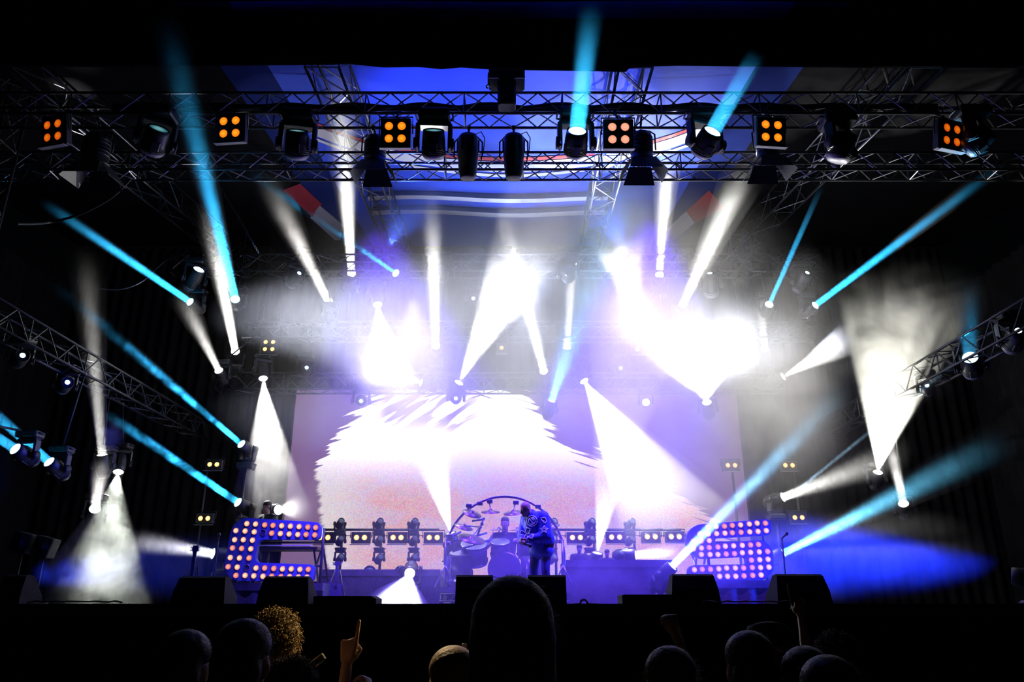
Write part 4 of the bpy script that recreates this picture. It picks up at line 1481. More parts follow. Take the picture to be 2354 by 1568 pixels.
# ------------------------------------------------------------------ monitor wedges and boxes on the stage lip
def wedge(px0, px1, pytop, Y, label, depth=0.5, lean=0.16, pbot=1391):
    a, c = at(px0, pbot, Y), at(px1, pbot, Y)
    h = at(px0, pytop, Y).z - STAGE_Z
    wd = c.x - a.x
    t = thing('stage_monitor', label, 'loudspeaker', ((a.x + c.x) / 2, Y, STAGE_Z), 0, 'monitor wedges along the stage lip')
    mb = MB()
    prof = [(0.0, 0.0), (0.02, h * 0.45), (0.09, h * 0.93), (0.14, h), (depth * 0.55, h * 0.96), (depth, h * 0.25), (depth, 0)]
    n = len(prof)
    taper = lambda z: 1 - lean * (max(0.0, z / h) ** 1.5)
    vs = [(s * wd / 2 * taper(z), y, z) for s in (-1, 1) for y, z in prof]
    mb.add(vs, [tuple(range(n)), tuple(range(n, 2 * n))[::-1]] + [(i, (i + 1) % n, n + (i + 1) % n, n + i) for i in range(n)])
    mb.build('cabinet', 'case', t)
    mb = MB()
    y0, z0, y1, z1 = depth * 0.57, h * 0.97, depth * 1.0, h * 0.28
    mb.add([(-wd * 0.36, y0, z0), (wd * 0.36, y0, z0), (wd * 0.4, y1 + 0.01, z1), (-wd * 0.4, y1 + 0.01, z1)], [(0, 1, 2, 3)])
    mb.build('grille', 'grille', t)
    mb = MB()
    mb.box((0, 0.012, h * 0.42), (0.2, 0.012, 0.09), 0, None, 1, 0.004)
    mb.build('handle', 'fixture', t)
    return t


wedge(389, 514, 1324, 10.25, 'dark monitor wedge on the stage lip in front of the guitar')
wedge(588, 708, 1324, 10.25, 'dark monitor wedge hiding the lower bulbs of the left letter sign')
wedge(1046, 1132, 1321, 10.25, 'dark upright monitor behind the big head, its left half showing', 0.5, 0.0)
wedge(1214, 1303, 1321, 10.25, 'dark upright monitor at the feet of the man in the blue jacket', 0.5, 0.0)
wedge(1545, 1659, 1319, 10.25, 'monitor wedge with a light edge in front of the right letter sign')
wedge(1789, 1916, 1319, 10.25, 'dark monitor wedge right of the right letter sign')
for px0, px1, py, lab in ((719, 864, 1370, 'low black box with cut corners on the lip, left of the white beam'), (1431, 1571, 1367, 'low black box with cut corners on the lip, right of the big head')):
    a, c, h = at(px0, 1391, 10.2), at(px1, 1391, 10.2), at(px0, py, 10.2).z - STAGE_Z
    t = thing('floor_speaker', lab, 'loudspeaker', ((a.x + c.x) / 2, 10.2, STAGE_Z), 0, 'low speakers along the stage lip')
    wd = c.x - a.x
    mb = MB()
    poly = [(-wd / 2, 0), (wd / 2, 0), (wd / 2, h * 0.62), (wd / 2 - 0.07, h), (-wd / 2 + 0.03, h), (-wd / 2, h * 0.9)]
    mb.prism(poly, 0, 0.45, lambda x, z, d: (x, d, z))
    mb.build('cabinet', 'case', t)
    mb = MB()
    mb.box((0, -0.006, h * 0.5), (wd * 0.8, 0.01, h * 0.6))
    mb.build('grille', 'grille', t)
wedge(-18, 42, 1320, 10.3, 'dark monitor wedge cut by the left margin')
for px, py, rot, lab in ((45, 1246, 0.22, 'tilted dark square loudspeaker at the left margin, the outer of two'), (95, 1256, 0.24, 'tilted dark square loudspeaker at the left margin, the inner of two')):
    p = at(px, py, 13.2)
    t = thing('square_speaker', lab, 'loudspeaker', p, 0, 'square speakers at the left')
    mb = MB()
    q = Quaternion((0, 1, 0), rot)
    mb.box((0, 0.12, 0), (0.32, 0.24, 0.32), 0, q, 1, 0.015)
    mb.build('cabinet', 'grille', t)
    mb = MB()
    mb.lathe([(0.12, 0), (0.11, 0.008), (0.03, -0.0), (0.028, 0.012), (0.004, 0.015)], 20, (0, -0.001, 0), (0, -1, 0))
    mb.build('cone', 'grille', t)
    mb = MB()
    mb.bar((0, 0.12, -0.12), (0, 0.12, STAGE_Z - p.z), 0.02, 8)
    mb.lathe([(0.2, 0), (0.2, 0.02)], 16, (0, 0.12, STAGE_Z - p.z))
    mb.build('stand', 'truss_black', t)

# ------------------------------------------------------------------ drum kit
HC = at(1160, 1281, DY)
HR = px_size(HC, 138)
kit = thing('drum_rack', 'big round drum rack hoop hung with cymbals and toms', 'drum kit', (HC.x, DY, DZ))
zc = HC.z - DZ
mb = MB()
for rr, yy in ((HR, 0.0), (HR, 0.05)):
    mb.tube([(rr * math.cos(a), yy, zc + rr * math.sin(a)) for a in [-PI / 2 + 2 * PI * k / 90 for k in range(91)] if zc + rr * math.sin(a) > 0.02], 0.018, 8, False)
mb.build('hoop', 'chrome', kit)


def rel(px, py, Y):
    p = at(px, py, Y)
    return V((p.x - HC.x, Y - DY, p.z - DZ))


def cymbal(px, py, Y, rpx, tilt, roll, hang=None):
    c = rel(px, py, Y)
    r = px_size(at(px, py, Y), rpx)
    mb = MB()
    mb.lathe([(r, -0.012), (r, -0.008), (r * 0.3, 0.012), (r * 0.22, 0.018), (r * 0.16, 0.04), (0.012, 0.052)], 28)
    o = mb.build('cymbal', 'cymbal', kit)
    o.location = c
    o.rotation_euler = (tilt, roll, 0)
    mb = MB()
    h = hang if hang is not None else c + V((0, 0.25, -0.4))
    mb.bar(c + V((0, 0, 0.02)), V(h), 0.012, 6)
    mb.ell(V(h), 0.03)
    mb.build('cymbal_arm', 'chrome', kit)


cymbal(1085, 1180, 13.2, 23, 0.45, 0.35, rel(1076, 1165, 13.45))
cymbal(1128, 1176, 13.2, 22, 0.30, 0.0, rel(1125, 1155, 13.45))
cymbal(1181, 1178, 13.2, 24, 0.35, -0.12, rel(1184, 1157, 13.45))
cymbal(1066, 1211, 13.0, 22, 0.35, 0.30, rel(1104, 1212, 13.4))
cymbal(1084, 1238, 12.9, 32, 0.40, 0.25, rel(1108, 1205, 13.4))
cymbal(1268, 1211, 13.8, 20, 0.30, -0.3, rel(1290, 1240, 13.45))
cymbal(1147, 1218, 14.3, 20, 0.1, 0.0)
cymbal(1190, 1219, 14.3, 20, 0.1, 0.0)
mb = MB()                                           # clamps and bars fixed inside the hoop
for a, c in (((1030, 1250), (1120, 1225)), ((1085, 1198), (1115, 1193)), ((1112, 1190), (1096, 1236)), ((1040, 1268), (1130, 1240)), ((1033, 1238), (1060, 1222))):
    mb.bar(rel(*a, 13.42), rel(*c, 13.42), 0.02, 6)
for px, py in ((1078, 1163), (1103, 1158), (1126, 1153), (1186, 1156), (1237, 1165), (1030, 1250), (1036, 1232), (1290, 1245)):
    p = rel(px, py, 13.42)
    mb.box(p, (0.10, 0.10, 0.06), 0, None, 1, 0.01)
mb.build('clamp_bar', 'chrome', kit)
for i, (px, py, Y, rpx, dpx, tl) in enumerate(((1090, 1272, 13.88, 30, 42, 0.5), (1150, 1262, 13.9, 22, 32, 0.45), (1060, 1298, 13.80, 26, 50, 0.3), (1215, 1262, 14.0, 24, 34, 0.45))):
    c = rel(px, py, Y)
    r, h = px_size(at(px, py, Y), rpx), px_size(at(px, py, Y), dpx)
    mb = MB()
    mb.lathe([(r, -h / 2), (r, h / 2)], 28, mi=0)
    o = mb.build('tom', 'drum', kit)
    o.location = c
    o.rotation_euler = (tl, 0, 0)
    for z in (-h / 2, h / 2):
        q = MB()
        q.lathe([(r * 1.03, z - 0.015), (r * 1.03, z + 0.015), (r * 0.97, z + 0.017)], 28)
        for k in range(8):
            q.bar((r * 1.03 * math.cos(k * PI / 4), r * 1.03 * math.sin(k * PI / 4), z), (r * 1.03 * math.cos(k * PI / 4), r * 1.03 * math.sin(k * PI / 4), z * 0.5), 0.008, 5)
        q.build('rim', 'chrome', o)
p = at(1160, 1318, 13.75)
kick = thing('bass_drum', 'dark bass drum lying on its side inside the hoop', 'drum', (p.x, 13.75, DZ))
mb = MB()
mb.lathe([(0.28, -0.22), (0.28, 0.22)], 32, (0, 0, 0.29), (0, 1, 0))
mb.build('shell', 'drum', kick)
mb = MB()
mb.lathe([(0.26, 0.221), (0.26, 0.225)], 32, (0, 0, 0.29), (0, -1, 0))
mb.build('drum_skin', 'drum_head', kick)
mb = MB()
mb.lathe([(0.29, 0.20), (0.29, 0.235), (0.265, 0.235)], 32, (0, 0, 0.29), (0, -1, 0))
mb.build('hoop_rim', 'chrome', kick)
mb = MB()
mb.lathe([(0.29, 0.20), (0.29, 0.235), (0.265, 0.235)], 32, (0, 0, 0.29), (0, 1, 0))
mb.build('hoop_rim', 'chrome', kick)
for s in (-1, 1):
    mb = MB()
    mb.bar((s * 0.26, -0.15, 0.2), (s * 0.42, -0.22, 0.0), 0.012, 6)
    mb.build('spur', 'chrome', kick)
for px, lab in ((1052, 'floor tom at the left foot of the drum hoop'), (1225, 'floor tom behind the man in the blue jacket')):
    p = at(px, 1330, 13.9)
    t = thing('floor_tom', lab, 'drum', (p.x, 13.9, DZ), 0, 'floor toms on the drum riser')
    mb = MB()
    mb.lathe([(0.21, 0.14), (0.21, 0.52)], 28)
    mb.build('shell', 'drum', t)
    mb = MB()
    mb.lathe([(0.205, 0.521), (0.205, 0.526)], 28)
    mb.build('drum_skin', 'drum_head', t)
    for k in range(3):
        a = k * 2.1
        mb = MB()
        mb.bar((0.22 * math.cos(a), 0.22 * math.sin(a), 0), (0.22 * math.cos(a), 0.22 * math.sin(a), 0.4), 0.01, 6)
        mb.build('leg', 'chrome', t)
# stands at the sides of the hoop
for px, ptop, lab in ((1025, 1235, 'chrome stand bracing the left side of the drum hoop'), (1293, 1240, 'chrome stand bracing the right side of the drum hoop')):
    p, q = at(px, ptop, DY - 0.12), at(px, 1350, DY - 0.12)
    t = thing('drum_rack_stand', lab, 'stand', (p.x, DY - 0.1, DZ))
    mb = MB()
    mb.bar((0, 0, 0), (0, 0.02, p.z - DZ), 0.022, 8)
    mb.build('post', 'chrome', t)
    for s in (-1, 1):
        mb = MB()
        mb.bar((0, 0, 0.35), (s * 0.16, 0.0, 0.0), 0.014, 6)
        mb.build('leg', 'chrome', t)

# ------------------------------------------------------------------ guitar on a stand, microphone stands
def guitar(px, pytop, Y, label):
    p = at(px, pytop, Y)
    t = thing('electric_guitar', label, 'guitar', (p.x, Y, STAGE_Z + 0.12), 0.15)
    k = (p.z - STAGE_Z - 0.12) / 1.0
    mb = MB()
    out = [(0.0, 0.0), (0.10, 0.01), (0.165, 0.07), (0.16, 0.16), (0.115, 0.22), (0.13, 0.30), (0.15, 0.37), (0.09, 0.36), (0.045, 0.33), (-0.045, 0.33), (-0.08, 0.40), (-0.14, 0.40), (-0.13, 0.28), (-0.11, 0.22), (-0.16, 0.15), (-0.165, 0.06), (-0.10, 0.01)]
    mb.prism([(x, z * k) for x, z in out], -0.02, 0.02, lambda x, z, d: (x, d, z))
    mb.build('body', 'wood', t)
    mb = MB()
    mb.box((0, -0.03, 0.58 * k), (0.05, 0.025, 0.56 * k))
    mb.build('neck', 'wood', t)
    mb = MB()
    mb.prism([(-0.03, 0.86 * k), (0.03, 0.86 * k), (0.055, 0.9 * k), (0.04, 1.0 * k), (-0.035, 0.99 * k), (-0.05, 0.9 * k)], -0.04, -0.02, lambda x, z, d: (x, d, z))
    mb.build('headstock', 'wood', t)
    for i in range(3):
        for s in (-1, 1):
            mb = MB()
            mb.bar((s * 0.045, -0.03, (0.89 + 0.035 * i) * k), (s * 0.075, -0.03, (0.89 + 0.035 * i) * k), 0.008, 6)
            mb.build('tuning_peg', 'chrome', t)
    st = thing('guitar_stand', 'black folding guitar stand ' + ('in the blue light on the left' if px < 600 else 'by the first light pole'), 'stand', (p.x, Y + 0.02, STAGE_Z))
    for s in (-1, 1):
        mb = MB()
        mb.bar((s * 0.04, 0.05, 0.55), (s * 0.2, -0.1, 0.0), 0.012, 6)
        mb.build('leg', 'truss_black', st)
    mb = MB()
    mb.bar((0, 0.05, 0.55), (0, 0.3, 0.0), 0.012, 6)
    mb.build('leg', 'truss_black', st)
    mb = MB()
    mb.tube([(-0.14, -0.12, 0.14), (-0.14, -0.03, 0.11), (0.14, -0.03, 0.11), (0.14, -0.12, 0.14)], 0.01, 6)
    mb.build('cradle', 'truss_black', st)


guitar(451, 1254, 12.5, 'dark electric guitar leaning upright in the blue light on the left')
guitar(776, 1290, 13.6, 'dark electric guitar leaning upright by the first light pole')
for px, pytop, lab in ((502, 1240, 'dark microphone stand just left of the left letter sign'), (1797, 1238, 'dark microphone stand just right of the right letter sign')):
    p = at(px, pytop, 12.6)
    t = thing('microphone_stand', lab, 'microphone stand', (p.x, 12.6, STAGE_Z))
    mb = MB()
    mb.lathe([(0.13, 0), (0.13, 0.015), (0.03, 0.03)], 20)
    mb.build('base', 'fixture', t)
    mb = MB()
    mb.bar((0, 0, 0.02), (0, 0, p.z - STAGE_Z), 0.014, 8)
    mb.build('pole', 'truss_black', t)
    mb = MB()
    mb.bar((0, 0, p.z - STAGE_Z), (0.04, -0.1, p.z - STAGE_Z + 0.05), 0.014, 8)
    mb.ell((0.05, -0.125, p.z - STAGE_Z + 0.062), 0.028)
    mb.build('microphone', 'fixture', t)

# ------------------------------------------------------------------ loose cables, chains
def cable(label, pts, r, m='cable', name='cable', n=24):
    P = [V(p) for p in pts]
    out = []
    for i in range(len(P) - 1):
        p0, p1, p2, p3 = P[max(0, i - 1)], P[i], P[i + 1], P[min(len(P) - 1, i + 2)]
        for k in range(n):
            t = k / n
            out.append(0.5 * ((2 * p1) + (p2 - p0) * t + (2 * p0 - 5 * p1 + 4 * p2 - p3) * t * t + (3 * p1 - p0 - 3 * p2 + p3) * t ** 3))
    out.append(P[-1])
    mb = MB()
    mb.tube(out, r, 6)
    return tag(mb.build(name, m), label, 'cable')


cable('black cable swagged from the lower front truss to the left side truss', [at(300, 412, 11.0), at(255, 455, 11.2), at(185, 492, 11.4), at(110, 512, 11.6), at_x(40, 515, -7.6)], 0.022)
cable('thin pale cable hanging in a loop left of the hazy truss', [chord_near(at(402, 560, T3Y), True), at(380, 600, 15.6), at(330, 645, 15.2), at(280, 665, 15.0), at(225, 664, 14.8)], 0.014, 'truss')
for px, px2, lab in ((-0.8, 0, 'pile of thin cables along the left stage lip'), (0.55, 1, 'pile of thin cables on the lip right of the right letter sign')):
    x0 = at(175, 1390, 10.08).x if px2 == 0 else at(1725, 1390, 10.08).x
    pts = []
    for k in range(12):
        pts.append((x0 - 0.62 + 0.11 * k, 10.08 + 0.05 * math.sin(k * 2.2), STAGE_Z + 0.012 + 0.02 * abs(math.sin(k * 1.7))))
    cable(lab, pts, 0.010, 'truss_black', n=6)
cable('small cable loop on the lip beside the big head', [at(1318, 1389, 10.1), at(1333, 1388, 10.1), at(1336, 1381, 10.1), at(1344, 1379, 10.1), at(1350, 1384, 10.1), at(1352, 1388, 10.1), at(1375, 1389, 10.1)], 0.012)
for a, c, lab in (((508, 430, 13.5), (598, 575, 15.8), 'steel hoist chain slanting down on the left'), ((1800, 470, 13.5), (1738, 575, 15.8), 'steel hoist chain slanting down on the right')):
    A, B = on_roof(a[0], a[1], -0.03), chord_near(at(c[0], c[1], T3Y), True) or at(*c)
    mb = MB()
    n = 46
    for i in range(n):
        p = A.lerp(B, (i + 0.5) / n)
        d = (B - A) / n * 0.62
        o = d.normalized().orthogonal() if i % 2 else d.normalized().cross(d.normalized().orthogonal())
        mb.bar(p - d / 2 + o * 0.012, p + d / 2 + o * 0.012, 0.008, 5)
        mb.bar(p - d / 2 - o * 0.012, p + d / 2 - o * 0.012, 0.008, 5)
    tag(mb.build('hoist_chain', 'steel'), lab, 'chain')

for x0, tY, tZ, lab in ((560, T3Y + 0.2, T3Z, 'left chain holding up the hazy truss under the roof'), (1720, T3Y + 0.2, T3Z, 'right chain holding up the hazy truss under the roof'),
                        (640, T4Y + 0.2, T4Z, 'left chain holding up the truss halfway to the screen'), (1700, T4Y + 0.2, T4Z, 'right chain holding up the truss halfway to the screen'),
                        (590, T5Y + 0.2, T5Z, 'left chain holding up the truss over the screen'), (1740, T5Y + 0.2, T5Z, 'right chain holding up the truss over the screen')):
    X = X_at(x0, tY, tZ)
    mb = MB()
    top = ROOF_A + ROOF_B * tY + 0.02
    mb.tube([(X, tY - 0.22, tZ - 0.06), (X, tY, tZ + 0.16), (X, tY + 0.22, tZ - 0.06)], 0.012, 6)
    n = int((top - tZ - 0.14) / 0.07)
    for i in range(n + 1):
        z = tZ + 0.15 + i * 0.07
        w_ = (0.014, 0) if i % 2 else (0, 0.014)
        for s in (-1, 1):
            mb.bar((X + s * w_[0], tY + s * w_[1], z), (X + s * w_[0], tY + s * w_[1], min(top, z + 0.085)), 0.007, 5)
    tag(mb.build('hoist_chain', 'steel'), lab, 'chain')

# ------------------------------------------------------------------ people
def hand_pieces(mb, wrist, d, pn, pose='relaxed', s=1.0, side=1):
    """Palm, four fingers and a thumb at the wrist. d: towards the fingertips, pn: out of the palm."""
    d = V(d).normalized()
    pn = (V(pn) - d * V(pn).dot(d)).normalized()
    x = d.cross(pn) * side                       # towards the thumb
    w_ = V(wrist)
    P = lambda a, b, c: w_ + (d * a + x * b + pn * c) * s
    for b_ in (-0.026, -0.009, 0.009, 0.026):
        mb.cap(P(0.012, b_ * 0.6, 0), P(0.085, b_ * 1.12, 0), 0.0155 * s, 0.0125 * s, 8)
    curls = {'relaxed': (20, 25, 28, 32), 'fist': (78, 80, 82, 82), 'point': (70, 76, 74, 3), 'grip': (58, 58, 58, 55), 'open': (6, 5, 5, 7)}[pose]
    lens = ((0.031, 0.021, 0.017), (0.040, 0.026, 0.020), (0.044, 0.029, 0.021), (0.041, 0.026, 0.021))
    reach = (0.076, 0.085, 0.090, 0.087)
    for i, b_ in enumerate((-0.030, -0.010, 0.010, 0.030)):
        p = P(reach[i], b_, 0)
        a = 0.0
        for k, L in enumerate(lens[i]):
            a += math.radians(curls[i] * (0.95, 1.0, 0.7)[k])
            dd = d * math.cos(a) + pn * math.sin(a) + x * (b_ * (1.2 if pose == 'open' else 0.3))
            q = p + dd.normalized() * L * s
            mb.cap(p, q, (0.0104 - 0.0007 * k) * s, (0.0098 - 0.0007 * k) * s, 8)
            p = q
    p = P(0.022, 0.030, 0.006)
    tip = {'fist': ((0.060, 0.042, 0.030), (0.085, 0.016, 0.042)), 'point': ((0.060, 0.044, 0.028), (0.088, 0.014, 0.042)), 'grip': ((0.050, 0.052, 0.022), (0.078, 0.046, 0.046))}.get(pose, ((0.052, 0.058, 0.012), (0.088, 0.070, 0.020)))
    for k, c in enumerate(tip):
        q = P(*c)
        mb.cap(p, q, (0.0125 - 0.002 * k) * s, (0.0105 - 0.0015 * k) * s, 8)
        p = q


def head_pieces(mb, c, fwd, up, s=1.0):
    """Skull, jaw, brow, nose, lips, chin and ears round head centre c."""
    fwd, up = V(fwd).normalized(), V(up).normalized()
    rt = fwd.cross(up).normalized()
    up = rt.cross(fwd)
    q = Matrix((rt, fwd, up)).transposed().to_quaternion()
    P = lambda x, y, z: c + (rt * x + fwd * y + up * z) * s
    mb.ell(P(0, -0.008, 0.022), (0.076 * s, 0.094 * s, 0.094 * s), q, 20, 14)
    mb.ell(P(0, 0.022, -0.045), (0.060 * s, 0.070 * s, 0.075 * s), q, 16, 12)
    mb.ell(P(0, 0.070, -0.098), (0.026 * s, 0.022 * s, 0.020 * s), q)
    mb.cap(P(0, 0.086, 0.012), P(0, 0.106, -0.028), 0.008 * s, 0.013 * s, 8)
    mb.ell(P(0, 0.092, -0.058), (0.024 * s, 0.010 * s, 0.006 * s), q)
    mb.ell(P(0, 0.089, -0.072), (0.021 * s, 0.010 * s, 0.007 * s), q)
    for k in (-1, 1):
        mb.cap(P(0.012 * k, 0.086, 0.022), P(0.045 * k, 0.072, 0.022), 0.010 * s, 0.009 * s, 8)
        mb.ell(P(0.040 * k, 0.060, -0.030), (0.020 * s, 0.020 * s, 0.018 * s), q)
        mb.ell(P(0.079 * k, -0.008, -0.012), (0.008 * s, 0.019 * s, 0.032 * s), q)
    return P, q


def hair_pieces(mb, P, q, style, s=1.0, drop=0.30):
    if style in ('curly', 'fuzzy'):
        mb.ell(P(0, -0.022, 0.036), (0.084 * s, 0.098 * s, 0.094 * s), q, 22, 14)
    elif style == 'long':
        mb.ell(P(0, -0.018, 0.034), (0.090 * s, 0.102 * s, 0.098 * s), q, 22, 14)
    else:
        mb.ell(P(0, -0.014, 0.056), (0.083 * s, 0.097 * s, 0.078 * s), q, 22, 14)
    if style == 'short':
        mb.ell(P(0, -0.050, -0.01), (0.076 * s, 0.062 * s, 0.075 * s), q, 18, 12)
    if style == 'long':
        mb.ell(P(0, -0.035, 0.0), (0.092 * s, 0.090 * s, 0.105 * s), q, 20, 12)
        for i in range(9):
            a = -1.25 + 2.5 * i / 8
            x, y = 0.088 * math.sin(a), -0.03 - 0.072 * math.cos(a)
            mb.cap(P(x * 0.80, y * 0.95, 0.02), P(x * 0.86, y * 1.05 - 0.02, -drop), 0.024 * s, 0.018 * s, 10)
    if style in ('curly', 'fuzzy'):
        rr = random.Random(5)
        for i in range(1500):
            a, z = rr.uniform(0, 2 * PI), rr.uniform(-0.55, 1.0)
            k = math.sqrt(max(0, 1 - z * z))
            n = V((math.cos(a) * k, math.sin(a) * k, z))
            if n.y > 0.45 and z < 0.35:
                continue
            c = P(n.x * 0.084, -0.022 + n.y * 0.098, 0.036 + n.z * 0.094)
            u = n.orthogonal().normalized()
            w2 = n.cross(u)
            r0, turns, L = rr.uniform(0.004, 0.008) * s, rr.uniform(1.0, 2.2), rr.uniform(0.008, 0.032) * s
            ph, bend = rr.uniform(0, 6.28), V((rr.uniform(-1, 1), rr.uniform(-1, 1), rr.uniform(-1.2, 0.2))) * 0.012 * s
            pts = []
            for j in range(9):
                t = j / 8
                an = ph + turns * 2 * PI * t
                pts.append(c + n * L * t + bend * t * t + (u * math.cos(an) + w2 * math.sin(an)) * r0)
            mb.tube(pts, 0.0013 * s, 3)


def person(label, loc, rz=0.0, h=1.75, hair='short', hair_mat='hair', top='cloth_black', legs='cloth_black', skin='skin', arms=None,
           vox=0.011, lean=(0, 0, 0), head_d=(0, 1, -0.05), head_off=(0, 0, 0), joints=None, wide=1.0, drop=0.30, sleeves='short', cat='person', group=None, eyes=False, strands=0, smooth=4, hand=1.0):
    """One figure. Local frame: feet at the origin, facing +Y."""
    k = h / 1.75
    J = {'hip': (0, 0, 0.95), 'chest': (0, 0.0, 1.27), 'neck': (0, 0.0, 1.47), 'head': (0, 0.025, 1.625),
         'sR': (0.185, 0, 1.41), 'eR': (0.235, -0.03, 1.13), 'wR': (0.235, 0.06, 0.89), 'sL': (-0.185, 0, 1.41), 'eL': (-0.235, -0.03, 1.13), 'wL': (-0.235, 0.06, 0.89),
         'hR': (0.095, 0, 0.92), 'kR': (0.11, 0.03, 0.50), 'aR': (0.12, -0.02, 0.09), 'hL': (-0.095, 0, 0.92), 'kL': (-0.11, 0.03, 0.50), 'aL': (-0.12, -0.02, 0.09)}
    J.update(joints or {})
    J.update(arms or {})
    pose = {'R': J.pop('poseR', 'relaxed'), 'L': J.pop('poseL', 'relaxed')}
    pal = {'R': J.pop('palmR', None), 'L': J.pop('palmL', None)}
    J = {n: V(p) * k for n, p in J.items()}
    t = thing('person', label, cat, loc, rz, group)
    t['kind'] = 'thing'
    hc = J['head']
    up = (hc - J['neck']).normalized()
    mb = MB()

    def trunk(m, g):
        m.cap(J['hL'], J['hR'], 0.125 * k * g, 0.125 * k * g, 14)
        m.cap(J['hip'], J['chest'], 0.135 * k * g * wide, 0.145 * k * g * wide, 16)
        for s in (-1, 1):
            q = J['sR'] if s > 0 else J['sL']
            m.cap(J['hip'] + (q - J['chest']) * 0.35 - V((0, 0, 0.0)), J['chest'].lerp(q, 0.45), 0.115 * k * g, 0.125 * k * g, 14)
            m.cap(J['neck'] - up * 0.06 * k, q - V((0, 0, 0.005)), 0.060 * k * g, 0.062 * k * g, 12)
    trunk(mb, 1.0)
    mb.cap(J['neck'] - up * 0.05 * k, hc - up * 0.04 * k, 0.060 * k, 0.055 * k, 14)
    P, q = head_pieces(mb, hc, head_d, up, k)
    for s in 'RL':
        mb.cap(J['s' + s], J['e' + s], 0.052 * k, 0.041 * k, 12)
        mb.cap(J['e' + s], J['w' + s], 0.041 * k, 0.027 * k, 12)
        d = J['w' + s] - J['e' + s]
        pn = V(pal[s]) if pal[s] else V((-1 if s == 'R' else 1, 0.2, 0))
        hand_pieces(mb, J['w' + s] + d.normalized() * 0.005, d, pn, pose[s], k * hand, -1 if s == 'R' else 1)
        mb.cap(J['h' + s], J['k' + s], 0.085 * k, 0.056 * k, 12)
        mb.cap(J['k' + s], J['a' + s], 0.055 * k, 0.036 * k, 12)
        a = J['a' + s]
        f = (J['k' + s] - a)
        mb.cap(a - V((0, 0.03, 0.045)) * k, a + V((0, 0.15, -0.055)) * k, 0.036 * k, 0.030 * k, 10)
    mb.fused('body', skin, vox, t, smooth)
    mb = MB()                                       # shirt
    trunk(mb, 1.10)
    for s in 'RL':
        e = J['e' + s] if sleeves == 'long' else J['s' + s].lerp(J['e' + s], 0.65)
        mb.cap(J['s' + s], e, 0.064 * k, 0.056 * k, 12)
        if sleeves == 'long':
            mb.cap(e, e.lerp(J['w' + s], 0.92), 0.055 * k, 0.040 * k, 12)
    mb.fused('shirt', top, max(0.012, vox), t)
    mb = MB()
    mb.cap(J['hL'], J['hR'], 0.136 * k, 0.136 * k, 14)
    for s in 'RL':
        mb.cap(J['h' + s], J['k' + s], 0.098 * k, 0.072 * k, 12)
        mb.cap(J['k' + s], J['a' + s], 0.070 * k, 0.058 * k, 12)
    mb.fused('trousers', legs, 0.014, t)
    for s in 'RL':
        a = J['a' + s]
        mb = MB()
        mb.cap(a - V((0, 0.04, 0.045)) * k, a + V((0, 0.16, -0.050)) * k, 0.045 * k, 0.040 * k, 12)
        mb.fused('shoe', 'fixture', 0.010, t, 2)
    if hair != 'none':
        mb = MB()
        if hair == 'cap':
            mb.lathe([(0.100 * k, 0.0), (0.098 * k, 0.05 * k), (0.075 * k, 0.088 * k), (0.03 * k, 0.10 * k), (0.004, 0.102 * k)], 24, P(0, -0.012, 0.035), up)
            mb.box(P(0, 0.115, 0.04), (0.13 * k, 0.10 * k, 0.008 * k), 0, q)
            mb.build('cap', top, t)
            mb = MB()
            mb.ell(P(0, -0.040, -0.01), (0.078 * k, 0.066 * k, 0.08 * k), q, 18, 12)
            mb.build('hair', hair_mat, t)
        else:
            hair_pieces(mb, P, q, hair, k, drop)
            ho = mb.build('hair', hair_mat, t) if hair in ('curly', 'fuzzy') else mb.fused('hair', hair_mat, 0.009, t)
            if strands:
                mb = MB()
                rr = random.Random(int(h * 1000))
                back = P(0, -1, 0) - P(0, 0, 0)
                for i in range(strands):
                    z = rr.uniform(-0.25, 1.0)
                    a = rr.uniform(0, 2 * PI)
                    kk = math.sqrt(1 - z * z)
                    n = V((math.cos(a) * kk, math.sin(a) * kk, z))
                    if n.y > 0.6 and n.z < 0.45:
                        continue
                    g = 1.12 if hair in ('curly', 'fuzzy') else 1.0
                    b0 = P(n.x * 0.083 * g, -0.018 + n.y * 0.099 * g, 0.034 + n.z * 0.095 * g)
                    w1 = V((rr.uniform(-1, 1), rr.uniform(-1, 1), rr.uniform(-1.0, 0.2)))
                    b1 = b0 + n * rr.uniform(0.002, 0.006) * k + w1 * 0.009
                    b2 = b1 + w1 * 0.012 + n * rr.uniform(-0.004, 0.005)
                    mb.tube([b0, b1, b2], 0.00035, 3)
                so = mb.build('stray_hair', hair_mat, ho)
                so['kind'] = 'stuff'
    if eyes:
        for s in (-1, 1):
            mb = MB()
            mb.ell(P(0.030 * s, 0.078, 0.0), 0.011 * k, None, 10, 8)
            mb.build('eye', 'white_plastic', t)
    return t, P, J


def crowd(px, pytop, Y, label, **kw):
    """Person on the ground whose head top shows at pixel (px, pytop)."""
    p = at(px, pytop, Y)
    extra = {'long': 0.135, 'curly': 0.145, 'fuzzy': 0.145, 'cap': 0.14}.get(kw.get('hair', 'short'), 0.13)
    kw.setdefault('strands', 0 if kw.get('hair') in ('curly', 'fuzzy', 'cap') else 1500)
    h = (p.z - GROUND_Z) / (1 + (1.625 + extra - 1.75) / 1.75)
    return person(label, (p.x, Y, GROUND_Z), h=h, **kw)


